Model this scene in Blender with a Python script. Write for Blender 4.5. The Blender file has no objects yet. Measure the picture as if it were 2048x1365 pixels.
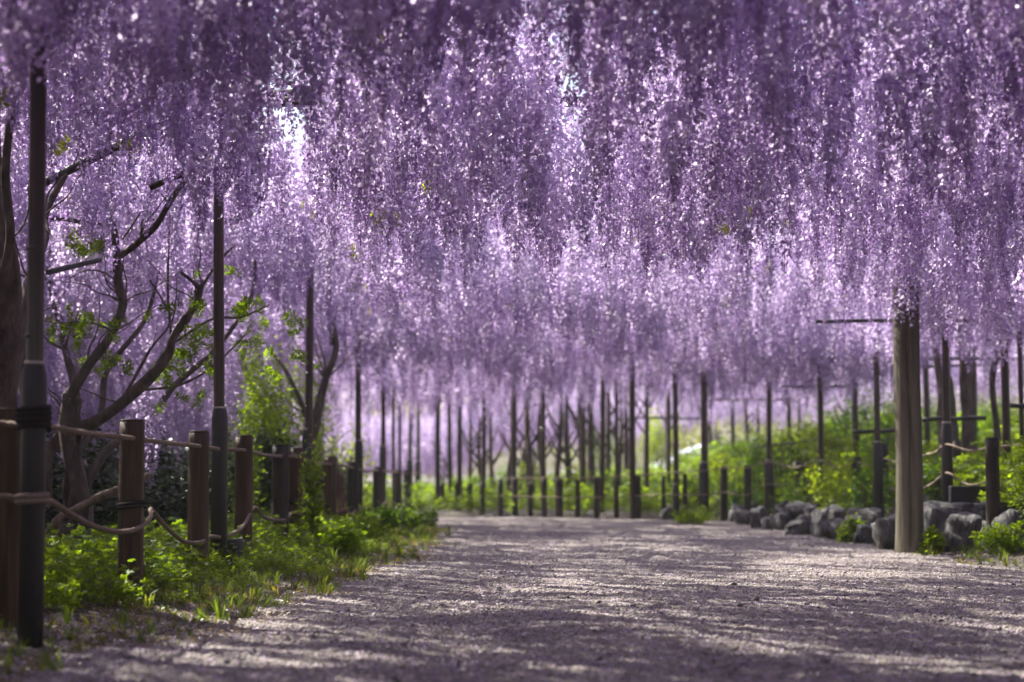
import bpy, math, random
import numpy as np
from mathutils import Vector, Matrix, noise
R = math.radians
rng = np.random.default_rng(7)
random.seed(7)
scene = bpy.context.scene
COL = scene.collection

# ------------------------------------------------------------------ camera
F = 3982.0
HY = 949.0                     # horizon row in the photograph
PITCH = math.atan((HY - 682.5) / F)
CAMH = 0.64
cam = bpy.data.cameras.new("camera")
cam.sensor_width = 36.0
cam.lens = F / 2048 * 36.0
cam.clip_start = 0.05
cam.clip_end = 2000
cam.dof.use_dof = True
cam.dof.focus_distance = 11.0
cam.dof.aperture_fstop = 2.1
camo = bpy.data.objects.new("camera", cam)
camo.location = (0, 0, CAMH)
camo.rotation_euler = (R(90) + PITCH, 0, 0)
COL.objects.link(camo)
scene.camera = camo

# ------------------------------------------------------------------ light
SUN_EL, SUN_AZ = 46.0, -48.0     # azimuth clockwise from +Y (straight ahead)
SKY = 0.085
EXPO = 1.52
w = bpy.data.worlds.new("World"); scene.world = w; w.use_nodes = True
nt = w.node_tree
sky = nt.nodes.new("ShaderNodeTexSky"); sky.sky_type = 'NISHITA'; sky.sun_disc = False
sky.sun_elevation = R(SUN_EL); sky.sun_rotation = R(SUN_AZ)
sky.dust_density = 3.0; sky.air_density = 1.0
bg = nt.nodes['Background']; bg.inputs['Strength'].default_value = SKY
nt.links.new(sky.outputs[0], bg.inputs[0])
sl = bpy.data.lights.new("sun", 'SUN'); sl.energy = 5.0; sl.angle = R(0.6); sl.color = (1.0, .95, .87)
so = bpy.data.objects.new("sun", sl); COL.objects.link(so)
sd = Vector((math.sin(R(SUN_AZ)) * math.cos(R(SUN_EL)), math.cos(R(SUN_AZ)) * math.cos(R(SUN_EL)), math.sin(R(SUN_EL))))
so.rotation_euler = (-sd).to_track_quat('-Z', 'Y').to_euler()
so.location = sd * 60
vs = scene.view_settings
scene.display_settings.display_device = 'sRGB'
vs.view_transform = 'Standard'; vs.look = 'None'; vs.exposure = EXPO; vs.gamma = 1; vs.use_curve_mapping = False
cy = scene.cycles
cy.max_bounces = 7; cy.diffuse_bounces = 4; cy.glossy_bounces = 2; cy.transmission_bounces = 5; cy.transparent_max_bounces = 8
cy.caustics_reflective = False; cy.caustics_refractive = False
cy.sample_clamp_indirect = 6
cy.use_denoising = True

# ------------------------------------------------------------------ helpers
CT, ST = math.cos(PITCH), math.sin(PITCH)
def P(px, py, d):
    """world point seen at photo pixel (px,py), d metres ahead of the lens"""
    u, v = (px - 1024) / F, (682.5 - py) / F
    y = CT - v * ST; z = ST + v * CT
    return Vector((u * d / y, d, CAMH + z * d / y))

def sstep(a, b, x):
    t = np.clip((x - a) / (b - a), 0, 1); return t * t * (3 - 2 * t)

def tag(o, label=None, cat=None, group=None, kind=None):
    if label: o["label"] = label
    if cat: o["category"] = cat
    if group: o["group"] = group
    if kind: o["kind"] = kind
    return o

def empty(name, loc, label, cat, group=None):
    o = bpy.data.objects.new(name, None); o.location = loc; o.empty_display_size = .1
    COL.objects.link(o)
    return tag(o, label, cat, group)

def mesh_np(name, V, Fc, mat, smooth=False, col=None):
    """V (n,3); Fc (m,k) int array"""
    me = bpy.data.meshes.new(name)
    V = np.asarray(V, dtype=np.float32); Fc = np.asarray(Fc, dtype=np.int32)
    k = Fc.shape[1]
    me.vertices.add(len(V)); me.vertices.foreach_set("co", V.ravel())
    me.loops.add(Fc.size); me.loops.foreach_set("vertex_index", Fc.ravel())
    me.polygons.add(len(Fc)); me.polygons.foreach_set("loop_start", np.arange(0, Fc.size, k, dtype=np.int32))
    me.polygons.foreach_set("loop_total", np.full(len(Fc), k, dtype=np.int32))
    if smooth: me.polygons.foreach_set("use_smooth", np.ones(len(Fc), dtype=bool))
    if col is not None:
        a = me.color_attributes.new("col", 'FLOAT_COLOR', 'POINT')
        c = np.ones((len(V), 4), dtype=np.float32); c[:, :3] = col
        a.data.foreach_set("color", c.ravel())
    me.update(calc_edges=True)
    if mat: me.materials.append(mat)
    return me

def ob(name, me, parent=None, loc=(0, 0, 0), rot=(0, 0, 0), scale=(1, 1, 1)):
    o = bpy.data.objects.new(name, me); o.location = loc; o.rotation_euler = rot; o.scale = scale
    if parent: o.parent = parent
    COL.objects.link(o); return o

class MB:
    def __init__(s): s.v = []; s.f = []; s.c = []
    def add(s, v, f, c=(1, 1, 1)):
        b = len(s.v); s.v += [tuple(x) for x in v]; s.f += [tuple(i + b for i in q) for q in f]; s.c += [c] * len(v)
    def tube(s, pts, rad, seg=8, c=(1, 1, 1), rough=0.0, cap=True, seed=0, flute=0.0):
        pts = [Vector(p) for p in pts]; n = len(pts)
        if not hasattr(rad, '__len__'): rad = [rad] * n
        t0 = (pts[1] - pts[0]).normalized()
        ref = Vector((1, 0, 0)) if abs(t0.x) < .9 else Vector((0, 1, 0))
        a = t0.cross(ref).normalized(); vs = []
        for i, p in enumerate(pts):
            t = (pts[min(i + 1, n - 1)] - pts[max(i - 1, 0)]).normalized()
            a = (a - t * a.dot(t)).normalized(); b = t.cross(a)
            for k in range(seg):
                an = 2 * math.pi * k / seg
                r = rad[i]
                if rough: r *= 1 + rough * noise.noise(Vector((math.cos(an) * 1.6 + seed, math.sin(an) * 1.6, p.length * 5)))
                if flute: r *= 1 + flute * math.sin(an * 5 + seed + i * .12)
                vs.append(p + (a * math.cos(an) + b * math.sin(an)) * r)
        fs = []
        for i in range(n - 1):
            for k in range(seg):
                k2 = (k + 1) % seg
                fs.append((i * seg + k, i * seg + k2, (i + 1) * seg + k2, (i + 1) * seg + k))
        if cap:
            fs.append(tuple(range(seg))[::-1]); fs.append(tuple((n - 1) * seg + k for k in range(seg)))
        s.add(vs, fs, c)
    def box(s, c0, sz, rz=0, c=(1, 1, 1)):
        v = []
        m = Matrix.Rotation(rz, 3, 'Z')
        for x in (-.5, .5):
            for y in (-.5, .5):
                for z in (-.5, .5):
                    v.append(Vector(c0) + m @ Vector((x * sz[0], y * sz[1], z * sz[2])))
        s.add(v, [(0, 1, 3, 2), (4, 6, 7, 5), (0, 4, 5, 1), (2, 3, 7, 6), (0, 2, 6, 4), (1, 5, 7, 3)], c)
    def build(s, name, mat, parent=None, smooth=True, loc=(0, 0, 0)):
        me = bpy.data.meshes.new(name); me.from_pydata(s.v, [], s.f)
        if smooth: me.polygons.foreach_set("use_smooth", [len(p.vertices) <= 4 for p in me.polygons])
        a = me.color_attributes.new("col", 'FLOAT_COLOR', 'POINT')
        a.data.foreach_set("color", [x for c in s.c for x in (*c, 1)])
        me.materials.append(mat); me.update()
        return ob(name, me, parent, loc)

def smooth_path(pts, sub=5):
    """Catmull-Rom through (point, radius) pairs"""
    P_ = [Vector(p[0]) for p in pts]; r = [p[1] for p in pts]; out = []; ro = []
    n = len(P_)
    for i in range(n - 1):
        p0, p1, p2, p3 = P_[max(i - 1, 0)], P_[i], P_[i + 1], P_[min(i + 2, n - 1)]
        for k in range(sub):
            t = k / sub
            out.append(.5 * ((2 * p1) + (p2 - p0) * t + (2 * p0 - 5 * p1 + 4 * p2 - p3) * t * t + (3 * p1 - p0 - 3 * p2 + p3) * t ** 3))
            ro.append(r[i] * (1 - t) + r[i + 1] * t)
    out.append(P_[-1]); ro.append(r[-1])
    return out, ro

# ------------------------------------------------------------------ materials
def newmat(name):
    m = bpy.data.materials.new(name); m.use_nodes = True
    return m, m.node_tree, m.node_tree.nodes['Principled BSDF']

def N(nt, t, **kw):
    n = nt.nodes.new(t)
    for k, v in kw.items():
        if k.startswith('i_'): n.inputs[k[2:].replace('_', ' ')].default_value = v
        else: setattr(n, k, v)
    return n

def ramp(nt, src, stops):
    r = nt.nodes.new("ShaderNodeValToRGB"); e = r.color_ramp.elements
    while len(e) < len(stops): e.new(.5)
    for i, (p, c) in enumerate(stops): e[i].position = p; e[i].color = (*c, 1)
    nt.links.new(src, r.inputs[0]); return r.outputs[0]

def mul(nt, a, b, fac=1.0, mode='MULTIPLY'):
    m = nt.nodes.new("ShaderNodeMix"); m.data_type = 'RGBA'; m.blend_type = mode; m.inputs[0].default_value = fac
    nt.links.new(a, m.inputs[6])
    if isinstance(b, tuple): m.inputs[7].default_value = (*b, 1)
    else: nt.links.new(b, m.inputs[7])
    return m.outputs[2]

def thin_leaf(name, tint, trans=.5, rough=.45, tboost=(1, 1, 1), rnd=.35, spec=.5):
    """thin translucent tissue: reflects its own colour and lets some light through"""
    m, nt, b = newmat(name); L = nt.links
    at = N(nt, "ShaderNodeAttribute", attribute_name="col")
    oi = N(nt, "ShaderNodeObjectInfo")
    hsv = N(nt, "ShaderNodeHueSaturation")
    c = mul(nt, at.outputs['Color'], tint)
    L.new(c, hsv.inputs['Color'])
    mr = N(nt, "ShaderNodeMapRange"); mr.inputs['To Min'].default_value = 1 - rnd; mr.inputs['To Max'].default_value = 1 + rnd
    L.new(oi.outputs['Random'], mr.inputs['Value']); L.new(mr.outputs[0], hsv.inputs['Value'])
    L.new(hsv.outputs[0], b.inputs['Base Color'])
    b.inputs['Roughness'].default_value = rough
    b.inputs['Specular IOR Level'].default_value = spec
    tr = N(nt, "ShaderNodeBsdfTranslucent")
    tc = mul(nt, hsv.outputs[0], tboost); L.new(tc, tr.inputs[0])
    mx = N(nt, "ShaderNodeMixShader"); mx.inputs[0].default_value = trans
    L.new(b.outputs[0], mx.inputs[1]); L.new(tr.outputs[0], mx.inputs[2])
    L.new(mx.outputs[0], nt.nodes['Material Output'].inputs[0])
    return m

def solid(name, stops, scale=(20, 20, 2), rough=.7, bump=.4, detail=6, bscale=1.0, spec=.3, dist=.01):
    m, nt, b = newmat(name); L = nt.links
    tc = N(nt, "ShaderNodeTexCoord"); mp = N(nt, "ShaderNodeMapping"); mp.inputs['Scale'].default_value = scale
    oi = N(nt, "ShaderNodeObjectInfo"); ad = N(nt, "ShaderNodeVectorMath", operation='ADD')
    L.new(tc.outputs['Object'], ad.inputs[0]); L.new(oi.outputs['Location'], ad.inputs[1])
    L.new(ad.outputs[0], mp.inputs[0])
    n = N(nt, "ShaderNodeTexNoise"); n.inputs['Scale'].default_value = 1; n.inputs['Detail'].default_value = detail
    n.inputs['Roughness'].default_value = .65
    L.new(mp.outputs[0], n.inputs['Vector'])
    c = ramp(nt, n.outputs['Fac'], stops)
    at = N(nt, "ShaderNodeAttribute", attribute_name="col")
    c = mul(nt, c, at.outputs['Color'])
    L.new(c, b.inputs['Base Color'])
    b.inputs['Roughness'].default_value = rough; b.inputs['Specular IOR Level'].default_value = spec
    bp = N(nt, "ShaderNodeBump"); bp.inputs['Strength'].default_value = bump; bp.inputs['Distance'].default_value = dist
    L.new(n.outputs['Fac'], bp.inputs['Height']); L.new(bp.outputs[0], b.inputs['Normal'])
    return m

M_petal = thin_leaf("wisteria_petal", (1, 1, 1), trans=.52, rough=.36, rnd=.26, tboost=(1.06, 1.04, 1.07), spec=.55)
M_leaf = thin_leaf("fresh_leaf", (1, 1, 1), trans=.55, rough=.5, rnd=.35, tboost=(1.7, 1.65, .35), spec=.25)
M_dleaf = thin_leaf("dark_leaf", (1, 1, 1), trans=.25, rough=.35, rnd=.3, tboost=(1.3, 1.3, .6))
M_wood = solid("brown_post_wood", [(.25, (.016, .010, .005)), (.5, (.062, .036, .016)), (.75, (.15, .092, .042))], (38, 38, 1.6), .6, .7)
M_dwood = solid("dark_post_wood", [(.25, (.012, .010, .007)), (.55, (.036, .028, .019)), (.8, (.08, .062, .042))], (40, 40, 1.6), .65, .7)
M_log = solid("weathered_log", [(.25, (.025, .021, .012)), (.42, (.085, .076, .048)), (.6, (.15, .137, .092)), (.8, (.23, .215, .15))], (14, 14, 1.0), .85, 1.0, dist=.02)
M_bark = solid("wisteria_bark", [(.3, (.035, .026, .02)), (.55, (.11, .085, .065)), (.8, (.22, .18, .14))], (16, 16, 7), .85, 1.0, dist=.02)
M_bamboo = solid("brown_pole", [(.3, (.012, .008, .004)), (.5, (.034, .020, .010)), (.75, (.11, .064, .03))], (60, 60, .8), .3, .15, spec=.6)
M_sleeve = solid("grey_plastic_sleeve", [(.3, (.024, .022, .021)), (.7, (.040, .037, .035))], (12, 12, 3), .5, .08, spec=.5)
M_pale = solid("pale_binding", [(.3, (.4, .36, .3)), (.7, (.55, .5, .42))], (60, 60, 60), .7, .3)
M_rope = solid("hemp_rope", [(.3, (.14, .10, .075)), (.7, (.36, .28, .21))], (160, 160, 160), .9, .6)
M_drope = solid("dark_rope", [(.3, (.012, .010, .009)), (.7, (.035, .03, .025))], (160, 160, 160), .9, .6)
M_rail = solid("dark_rail", [(.3, (.03, .028, .03)), (.7, (.07, .065, .07))], (20, 20, 20), .45, .2)
M_plank = solid("black_plank", [(.3, (.012, .012, .014)), (.7, (.035, .034, .036))], (2, 30, 30), .6, .4)
M_stone = solid("wall_stone", [(.25, (.03, .03, .028)), (.45, (.075, .075, .07)), (.6, (.13, .128, .12)), (.68, (.34, .33, .30)), (.8, (.12, .115, .11))], (3.2, 2.4, 1.2), .7, 1.0, dist=.04)
M_white = solid("pale_sheet", [(.3, (.62, .68, .75)), (.7, (.74, .78, .84))], (3, 3, 3), .6, .1)

def ground_mat(name, c0, c1, c2, petal, pamt):
    m, nt, b = newmat(name); L = nt.links
    tc = N(nt, "ShaderNodeTexCoord")
    n1 = N(nt, "ShaderNodeTexNoise"); n1.inputs['Scale'].default_value = 1.1; n1.inputs['Detail'].default_value = 6
    n2 = N(nt, "ShaderNodeTexVoronoi"); n2.inputs['Scale'].default_value = 75
    n3 = N(nt, "ShaderNodeTexNoise"); n3.inputs['Scale'].default_value = 26; n3.inputs['Detail'].default_value = 8; n3.inputs['Roughness'].default_value = .7
    for n in (n1, n2, n3): L.new(tc.outputs['Object'], n.inputs['Vector'])
    a = ramp(nt, n3.outputs['Fac'], [(.3, c0), (.5, c1), (.7, c2)])
    big = ramp(nt, n1.outputs['Fac'], [(.35, (.8, .8, .8)), (.65, (1.12, 1.1, 1.1))])
    a = mul(nt, a, big)
    sep = N(nt, "ShaderNodeSeparateColor"); L.new(n2.outputs['Color'], sep.inputs[0])
    fac = N(nt, "ShaderNodeMapRange"); fac.inputs['From Min'].default_value = 1 - pamt; fac.inputs['From Max'].default_value = 1 - pamt + .02
    L.new(sep.outputs[0], fac.inputs['Value'])
    mx = N(nt, "ShaderNodeMix"); mx.data_type = 'RGBA'; L.new(fac.outputs[0], mx.inputs[0]); L.new(a, mx.inputs[6]); mx.inputs[7].default_value = (*petal, 1)
    L.new(mx.outputs[2], b.inputs['Base Color'])
    b.inputs['Roughness'].default_value = .8; b.inputs['Specular IOR Level'].default_value = .35
    bp = N(nt, "ShaderNodeBump"); bp.inputs['Strength'].default_value = 1.0; bp.inputs['Distance'].default_value = .02
    sm = N(nt, "ShaderNodeMath", operation='ADD'); L.new(n3.outputs['Fac'], sm.inputs[0]); L.new(n2.outputs['Distance'], sm.inputs[1])
    L.new(sm.outputs[0], bp.inputs['Height']); L.new(bp.outputs[0], b.inputs['Normal'])
    return m
M_path = ground_mat("gravel_path", (.13, .115, .095), (.27, .24, .205), (.43, .395, .34), (.44, .37, .40), .14)
M_soil = ground_mat("verge_soil", (.05, .042, .03), (.10, .085, .06), (.17, .15, .11), (.30, .24, .30), .10)

# ------------------------------------------------------------------ ground
def XL(Y): return np.interp(Y, [-10, 4, 6.7, 8.5, 11.5, 15, 19.4, 23, 25, 27, 30, 34], [-1.75, -1.7, -1.55, -1.35, -.98, -.85, -.78, -.85, -1.4, -3.4, -8, -40])
def XR(Y): return np.interp(Y, [-10, 4, 10, 17, 22, 26, 40], [3.7, 3.6, 3.45, 3.3, 3.3, 3.2, 2.6])
def YB(X): return np.interp(X, [-40, -12, -5, -1, 1, 3, 4], [60, 37, 31.5, 30, 29, 27.5, 26])
def inside(X, Y):
    w_ = .06 * np.sin(X * 3.1 + Y * 1.7) + .05 * np.sin(Y * 4.3 - X * 2) + .03 * np.sin(Y * 11 + X * 7)
    return np.minimum(np.minimum(X - XL(Y), XR(Y) - X), (YB(X) - Y) * .8) + w_
def bank(X, Y):
    r = sstep(.45, 1.1, X - XR(Y)) * .30 * (Y > 2) * sstep(11, 14, Y)
    r += sstep(1.0, 6, X - XR(Y)) * .75 * sstep(12, 20, Y)
    r += sstep(.8, 9, Y - YB(X)) * .35 * sstep(-2, 3, X)
    return np.minimum(r, 1.1)
def gz(X, Y):
    X = np.asarray(X, float); Y = np.asarray(Y, float)
    s = inside(X, Y)
    h = .06 * sstep(0, -.8, s) - .05 * sstep(-.02, .25, s)
    return h + bank(X, Y) * (s < .3)
def gzs(x, y): return float(gz(x, y))

xs = np.concatenate([np.linspace(-300, -14, 24)[:-1], np.linspace(-14, 14, 190), np.linspace(14, 300, 24)[1:]])
ys = np.concatenate([np.linspace(-60, 2, 14)[:-1], np.linspace(2, 46, 260), np.linspace(46, 600, 40)[1:]])
X, Y = np.meshgrid(xs, ys); Z = gz(X, Y)
Z += rng.normal(0, .008, Z.shape) * (inside(X, Y) < 0)
nx, ny = len(xs), len(ys)
idx = np.arange(nx * ny).reshape(ny, nx)
Fq = np.stack([idx[:-1, :-1], idx[:-1, 1:], idx[1:, 1:], idx[1:, :-1]], -1).reshape(-1, 4)
ground = ob("ground", mesh_np("ground", np.stack([X, Y, Z], -1).reshape(-1, 3), Fq, M_soil, True)); tag(ground, kind="structure")

xs = np.arange(-6, 4.6, .045); ys = np.concatenate([np.arange(3, 16, .03), np.arange(16, 26, .07), np.arange(26, 44, .16)])
def grid_path(xs, ys):
    X, Y = np.meshgrid(xs, ys)
    s = inside(X, Y)
    Z = -.09 * sstep(.06, -.14, s) + .004
    Z += .010 * np.sin(X * 1.9 + .6) * np.sin(Y * .9) + .006 * np.sin(X * 5.3 + Y * 2.2) + .005 * np.sin(Y * 7.9 - X * 1.7) - .012 * np.exp(-((X - .05 * Y + .6) / .16) ** 2)
    Z += rng.normal(0, .0042, Z.shape)
    nx, ny = len(xs), len(ys); idx = np.arange(nx * ny).reshape(ny, nx)
    Fq = np.stack([idx[:-1, :-1], idx[:-1, 1:], idx[1:, 1:], idx[1:, :-1]], -1).reshape(-1, 4)
    keep = (s.ravel()[Fq] > -.35).any(1)
    return np.stack([X, Y, Z], -1).reshape(-1, 3), Fq[keep]
V1, F1 = grid_path(xs, ys)
V2, F2 = grid_path(np.arange(-40, -5.9, .3), np.arange(26, 62, .3))
V2[:, 2] -= .003
V3, F3 = grid_path(np.arange(-6, 4.6, .2), np.arange(-10, 3.01, .2))
Vp = np.concatenate([V1, V2, V3]); Fp = np.concatenate([F1, F2 + len(V1), F3 + len(V1) + len(V2)])
path = ob("path", mesh_np("path", Vp, Fp, M_path, False)); tag(path, kind="structure")

# ------------------------------------------------------------------ scattering (only for uncountable stuff)
def scatter(name, pts, rots, scl, idx, variants, label, cat=None, parent=None):
    me = bpy.data.meshes.new(name); me.vertices.add(len(pts)); me.vertices.foreach_set("co", np.asarray(pts, np.float32).ravel())
    a = me.attributes.new("rot", 'FLOAT_VECTOR', 'POINT'); a.data.foreach_set("vector", np.asarray(rots, np.float32).ravel())
    a = me.attributes.new("scl", 'FLOAT_VECTOR', 'POINT')
    s = np.asarray(scl, np.float32)
    if s.ndim == 1: s = np.repeat(s[:, None], 3, 1)
    a.data.foreach_set("vector", s.ravel())
    a = me.attributes.new("idx", 'INT', 'POINT'); a.data.foreach_set("value", np.asarray(idx, np.int32))
    c = bpy.data.collections.new(name + "_variants")
    for i, vm in enumerate(variants):
        c.objects.link(bpy.data.objects.new("%s_v%02d" % (name, i), vm))
    g = bpy.data.node_groups.new(name, 'GeometryNodeTree')
    g.interface.new_socket("Geometry", in_out='INPUT', socket_type='NodeSocketGeometry')
    g.interface.new_socket("Geometry", in_out='OUTPUT', socket_type='NodeSocketGeometry')
    nd = g.nodes; L = g.links
    gi = nd.new("NodeGroupInput"); go = nd.new("NodeGroupOutput")
    ci = nd.new("GeometryNodeCollectionInfo"); ci.inputs['Collection'].default_value = c
    ci.inputs['Separate Children'].default_value = True; ci.inputs['Reset Children'].default_value = True
    ip = nd.new("GeometryNodeInstanceOnPoints"); ip.inputs['Pick Instance'].default_value = True
    def na(nm, t):
        n = nd.new("GeometryNodeInputNamedAttribute"); n.data_type = t; n.inputs['Name'].default_value = nm; return n.outputs[0]
    L.new(gi.outputs[0], ip.inputs['Points']); L.new(ci.outputs[0], ip.inputs['Instance'])
    L.new(na("idx", 'INT'), ip.inputs['Instance Index']); L.new(na("rot", 'FLOAT_VECTOR'), ip.inputs['Rotation'])
    L.new(na("scl", 'FLOAT_VECTOR'), ip.inputs['Scale']); L.new(ip.outputs[0], go.inputs[0])
    o = ob(name, me, parent)
    md = o.modifiers.new("scatter", 'NODES'); md.node_group = g
    tag(o, label, cat, kind="stuff")
    return o

# ------------------------------------------------------------------ flower racemes
PAL = np.array([(.54, .425, .635), (.39, .265, .50), (.73, .63, .81), (.28, .175, .38), (.86, .78, .92)])
def raceme_mesh(name, L, seed):
    r = np.random.default_rng(seed)
    n = int(L * 180)
    t = np.sort(r.uniform(0, 1, n)) ** .92
    ang = np.arange(n) * 2.399 + r.normal(0, .5, n)
    rad = (.038 + .014 * r.normal(0, 1, n)) * (1 - t ** 3) ** .6 * (.75 + .5 * np.sin(np.pi * np.clip(t * 1.1, 0, 1))) + .004
    rad = np.clip(rad, .004, .075)
    bend = .02 * np.sin(t * 3 + seed)
    cx = np.cos(ang) * rad + bend; cyy = np.sin(ang) * rad; cz = -t * L - .006
    size = (.0168 * (1 - .62 * sstep(.6, 1.0, t))) * r.uniform(.8, 1.2, n)
    V = []; Fc = []; C = []
    out = np.stack([np.cos(ang), np.sin(ang), np.zeros(n)], 1)
    for i in range(n):
        c = np.array([cx[i], cyy[i], cz[i]]); s = size[i]
        nrm = out[i] * .9 + np.array([0, 0, r.uniform(-.5, .9)]) + r.normal(0, .35, 3); nrm /= np.linalg.norm(nrm)
        up = np.array([0, 0, 1.0]) + r.normal(0, .35, 3); up -= nrm * up.dot(nrm); up /= np.linalg.norm(up)
        sd_ = np.cross(nrm, up)
        b = len(V)
        # banner petal: folded, cupped
        V += [c - up * s * .2, c + sd_ * s * .85 + nrm * s * .35, c + sd_ * s * .6 + up * s * 1.1 + nrm * s * .25, c + up * s * 1.25 - nrm * s * .1,
              c - sd_ * s * .6 + up * s * 1.1 + nrm * s * .25, c - sd_ * s * .85 + nrm * s * .35, c + up * s * .45 - nrm * s * .12]
        Fc += [(b + 6, b, b + 1), (b + 6, b + 1, b + 2), (b + 6, b + 2, b + 3), (b + 6, b + 3, b + 4), (b + 6, b + 4, b + 5), (b + 6, b + 5, b)]
        tone = r.uniform(0, 1)
        pb = PAL[0] * (1 - tone) + PAL[2] * tone if t[i] < .8 else PAL[1]
        C += [pb * .9] * 6 + [pb * 1.1]
        b = len(V)
        d = nrm * .8 - up * .7
        V += [c - up * s * .1, c + d * s * .7 + sd_ * s * .33, c + d * s * 1.5 - up * s * .1, c + d * s * .7 - sd_ * s * .33]
        Fc += [(b, b + 1, b + 2), (b, b + 2, b + 3)]
        C += [PAL[3] if tone < .6 else PAL[1]] * 4
    # rachis
    b = len(V); k = 8
    for j in range(k + 1):
        tt = j / k
        for q in range(3):
            V.append(np.array([math.cos(q * 2.09) * .0014 + .02 * math.sin(tt * 3 + seed), math.sin(q * 2.09) * .0014, -tt * L])); C.append(np.array((.30, .30, .16)))
    for j in range(k):
        for q in range(3):
            a0 = b + j * 3 + q; a1 = b + j * 3 + (q + 1) % 3
            Fc += [(a0, a1, a1 + 3), (a0, a1 + 3, a0 + 3)]
    return mesh_np(name, np.array(V), np.array(Fc), M_petal, False, np.array(C))
LENS = [.42, .5, .6, .66, .74, .82, .92, 1.02]
RAC = [raceme_mesh("flower_raceme", L, i) for i, L in enumerate(LENS)]

def lowf(X, Y, s, k):
    return np.array([noise.noise(Vector((x * k + s, y * k, s))) for x, y in zip(X, Y)])
n_c = 46000
cxs = rng.uniform(-17, 9.5, n_c); cys = rng.uniform(-3, 36, n_c)
clump = lowf(cxs, cys, 3.1, .9); keep = (clump + rng.uniform(-.35, .35, n_c)) > -.36
keep &= ~((cxs < -1.2) & (cxs > -2.6) & (cys < 15) & (rng.uniform(0, 1, n_c) < .2))
keep &= ~(rng.uniform(0, 1, n_c) < .55 * np.exp(-((cxs - .2) / 2.6) ** 2 - ((cys - 16) / 3.6) ** 2))
colm = np.array([noise.noise(Vector((x * 1.5, y * .22, 33))) for x, y in zip(cxs, cys)])
keep &= ~((colm > .12) & (cys > 8.5) & (cys < 29) & (cxs > np.where(cys > 14, -1.8, -4.0)) & (rng.uniform(0, 1, n_c) < .6))
keep &= ~(rng.uniform(0, 1, n_c) < .1 * np.exp(-((cxs + 4.4) / 1.0) ** 2 - ((cys - 19.5) / 2.4) ** 2))
keep &= ~(rng.uniform(0, 1, n_c) < .5 * np.exp(-((cxs + 2.6) / .8) ** 2 - ((cys - 20.5) / 1.2) ** 2))
keep &= ~(rng.uniform(0, 1, n_c) < .5 * np.exp(-((cxs + 3) / 1.6) ** 2 - ((cys - 28.5) / 1.6) ** 2))
keep &= ~((cys > 30) & (rng.uniform(0, 1, n_c) < .55))
keep &= ~((cxs > 4.8) & (cys > 18) & (rng.uniform(0, 1, n_c) < .65))
cxs, cys = cxs[keep], cys[keep]
zb = 2.10 + .20 * lowf(cxs, cys, 9.0, .33) + .16 * lowf(cxs, cys, 5.0, 1.3) + rng.normal(0, .13, len(cxs))
left = sstep(-2.4, -3.4, cxs) * sstep(13, 15.5, cys)
zb -= left * rng.uniform(0, 1.25, len(cxs)) * (.6 + .4 * sstep(15, 20, cys))
edgeL = sstep(-1.5, -2.0, cxs) * (1 - left) * sstep(20, 12, cys)
zb += edgeL * .20
zb -= sstep(2.4, 3.2, cxs) * .20
zb += rng.normal(0, .10, len(cxs)) * sstep(16, 28, cys) - .32 * sstep(21, 34, cys) * sstep(3.0, -1.0, cxs)
zb = np.where(cys < 8, np.maximum(zb, 2.02), zb)
ii = rng.integers(0, len(LENS), len(cxs))
zt = zb + np.array(LENS)[ii]
pts = np.stack([cxs, cys, zt], 1)
# a few long blossoms hanging close to the lens at the top edge of the picture
for (px, py, d) in [(1622, 95, 5.2), (1600, 60, 5.35), (1645, 40, 5.3), (725, 175, 6.4), (700, 150, 6.5), (745, 120, 6.3), (560, 40, 5.6), (340, 200, 6.8), (365, 165, 6.9), (1280, 60, 6.0), (60, 170, 6.2), (35, 120, 5.8), (1180, 80, 6.2), (1950, 90, 6.0), (1180, 30, 5.6), (20, 150, 6.4), (45, 190, 6.6), (80, 185, 6.7), (100, 150, 6.5), (130, 120, 6.4), (60, 110, 6.1), (90, 80, 6.2), (25, 80, 6.0), (150, 200, 6.9), (115, 210, 6.9), (10, 210, 6.7), (180, 150, 6.6), (300, 985, 14.2), (308, 950, 14.3), (295, 930, 14.4), (285, 960, 14.3), (470, 900, 17), (455, 870, 17.2), (650, 660, 19.5), (690, 690, 19), (675, 665, 19.2), (1780, 620, 15.2), (1800, 640, 15.4), (1825, 655, 15.3), (1850, 630, 15.3), (1835, 600, 15.0), (1810, 590, 15.1), (1870, 640, 15.5), (1790, 560, 15), (1840, 560, 15.1), (1765, 640, 15.6), (1900, 680, 16.0), (1880, 700, 16.2)]:
    p = P(px, py, d); j = 3
    pts = np.concatenate([pts, [[p.x, p.y, p.z + LENS[j]]]]); ii = np.append(ii, j)
# short racemes added to close the roof against sun, gaps cut for light
nu = 44000
ux = rng.uniform(-20, 11, nu); uy = rng.uniform(-3, 37, nu)
uc = lowf(ux, uy, 3.1, .9) + rng.uniform(-.35, .35, nu) > -.42
uc &= ~((uy > 29) & (rng.uniform(0, 1, nu) < .9))
for (gx, gy, sx_, sy_, am) in [(.7, 17, .8, 2.2, .95), (-2.0, 13.5, .9, 2.0, .9), (1.6, 24, 1.2, 2.5, .8), (-.6, 22, .7, 2.5, .8), (3.2, 15, .5, 1.6, .7), (-.4, 13.8, 2.8, 2.2, .6), (.2, 19, 2.8, 2.4, .55), (-2.0, 11.6, 1.6, .8, .9), (-2.7, 20.4, .9, 1.0, .9), (-4.3, 20.5, .8, 1.6, .9), (-3, 28.5, 2, 2, .95), (.8, 25, 2.2, 2.0, .6), (-1.8, 30, 3, 3, .8)]:
    uc &= ~(rng.uniform(0, 1, nu) < am * np.exp(-((ux - gx) / sx_) ** 2 - ((uy - gy) / sy_) ** 2))
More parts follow.
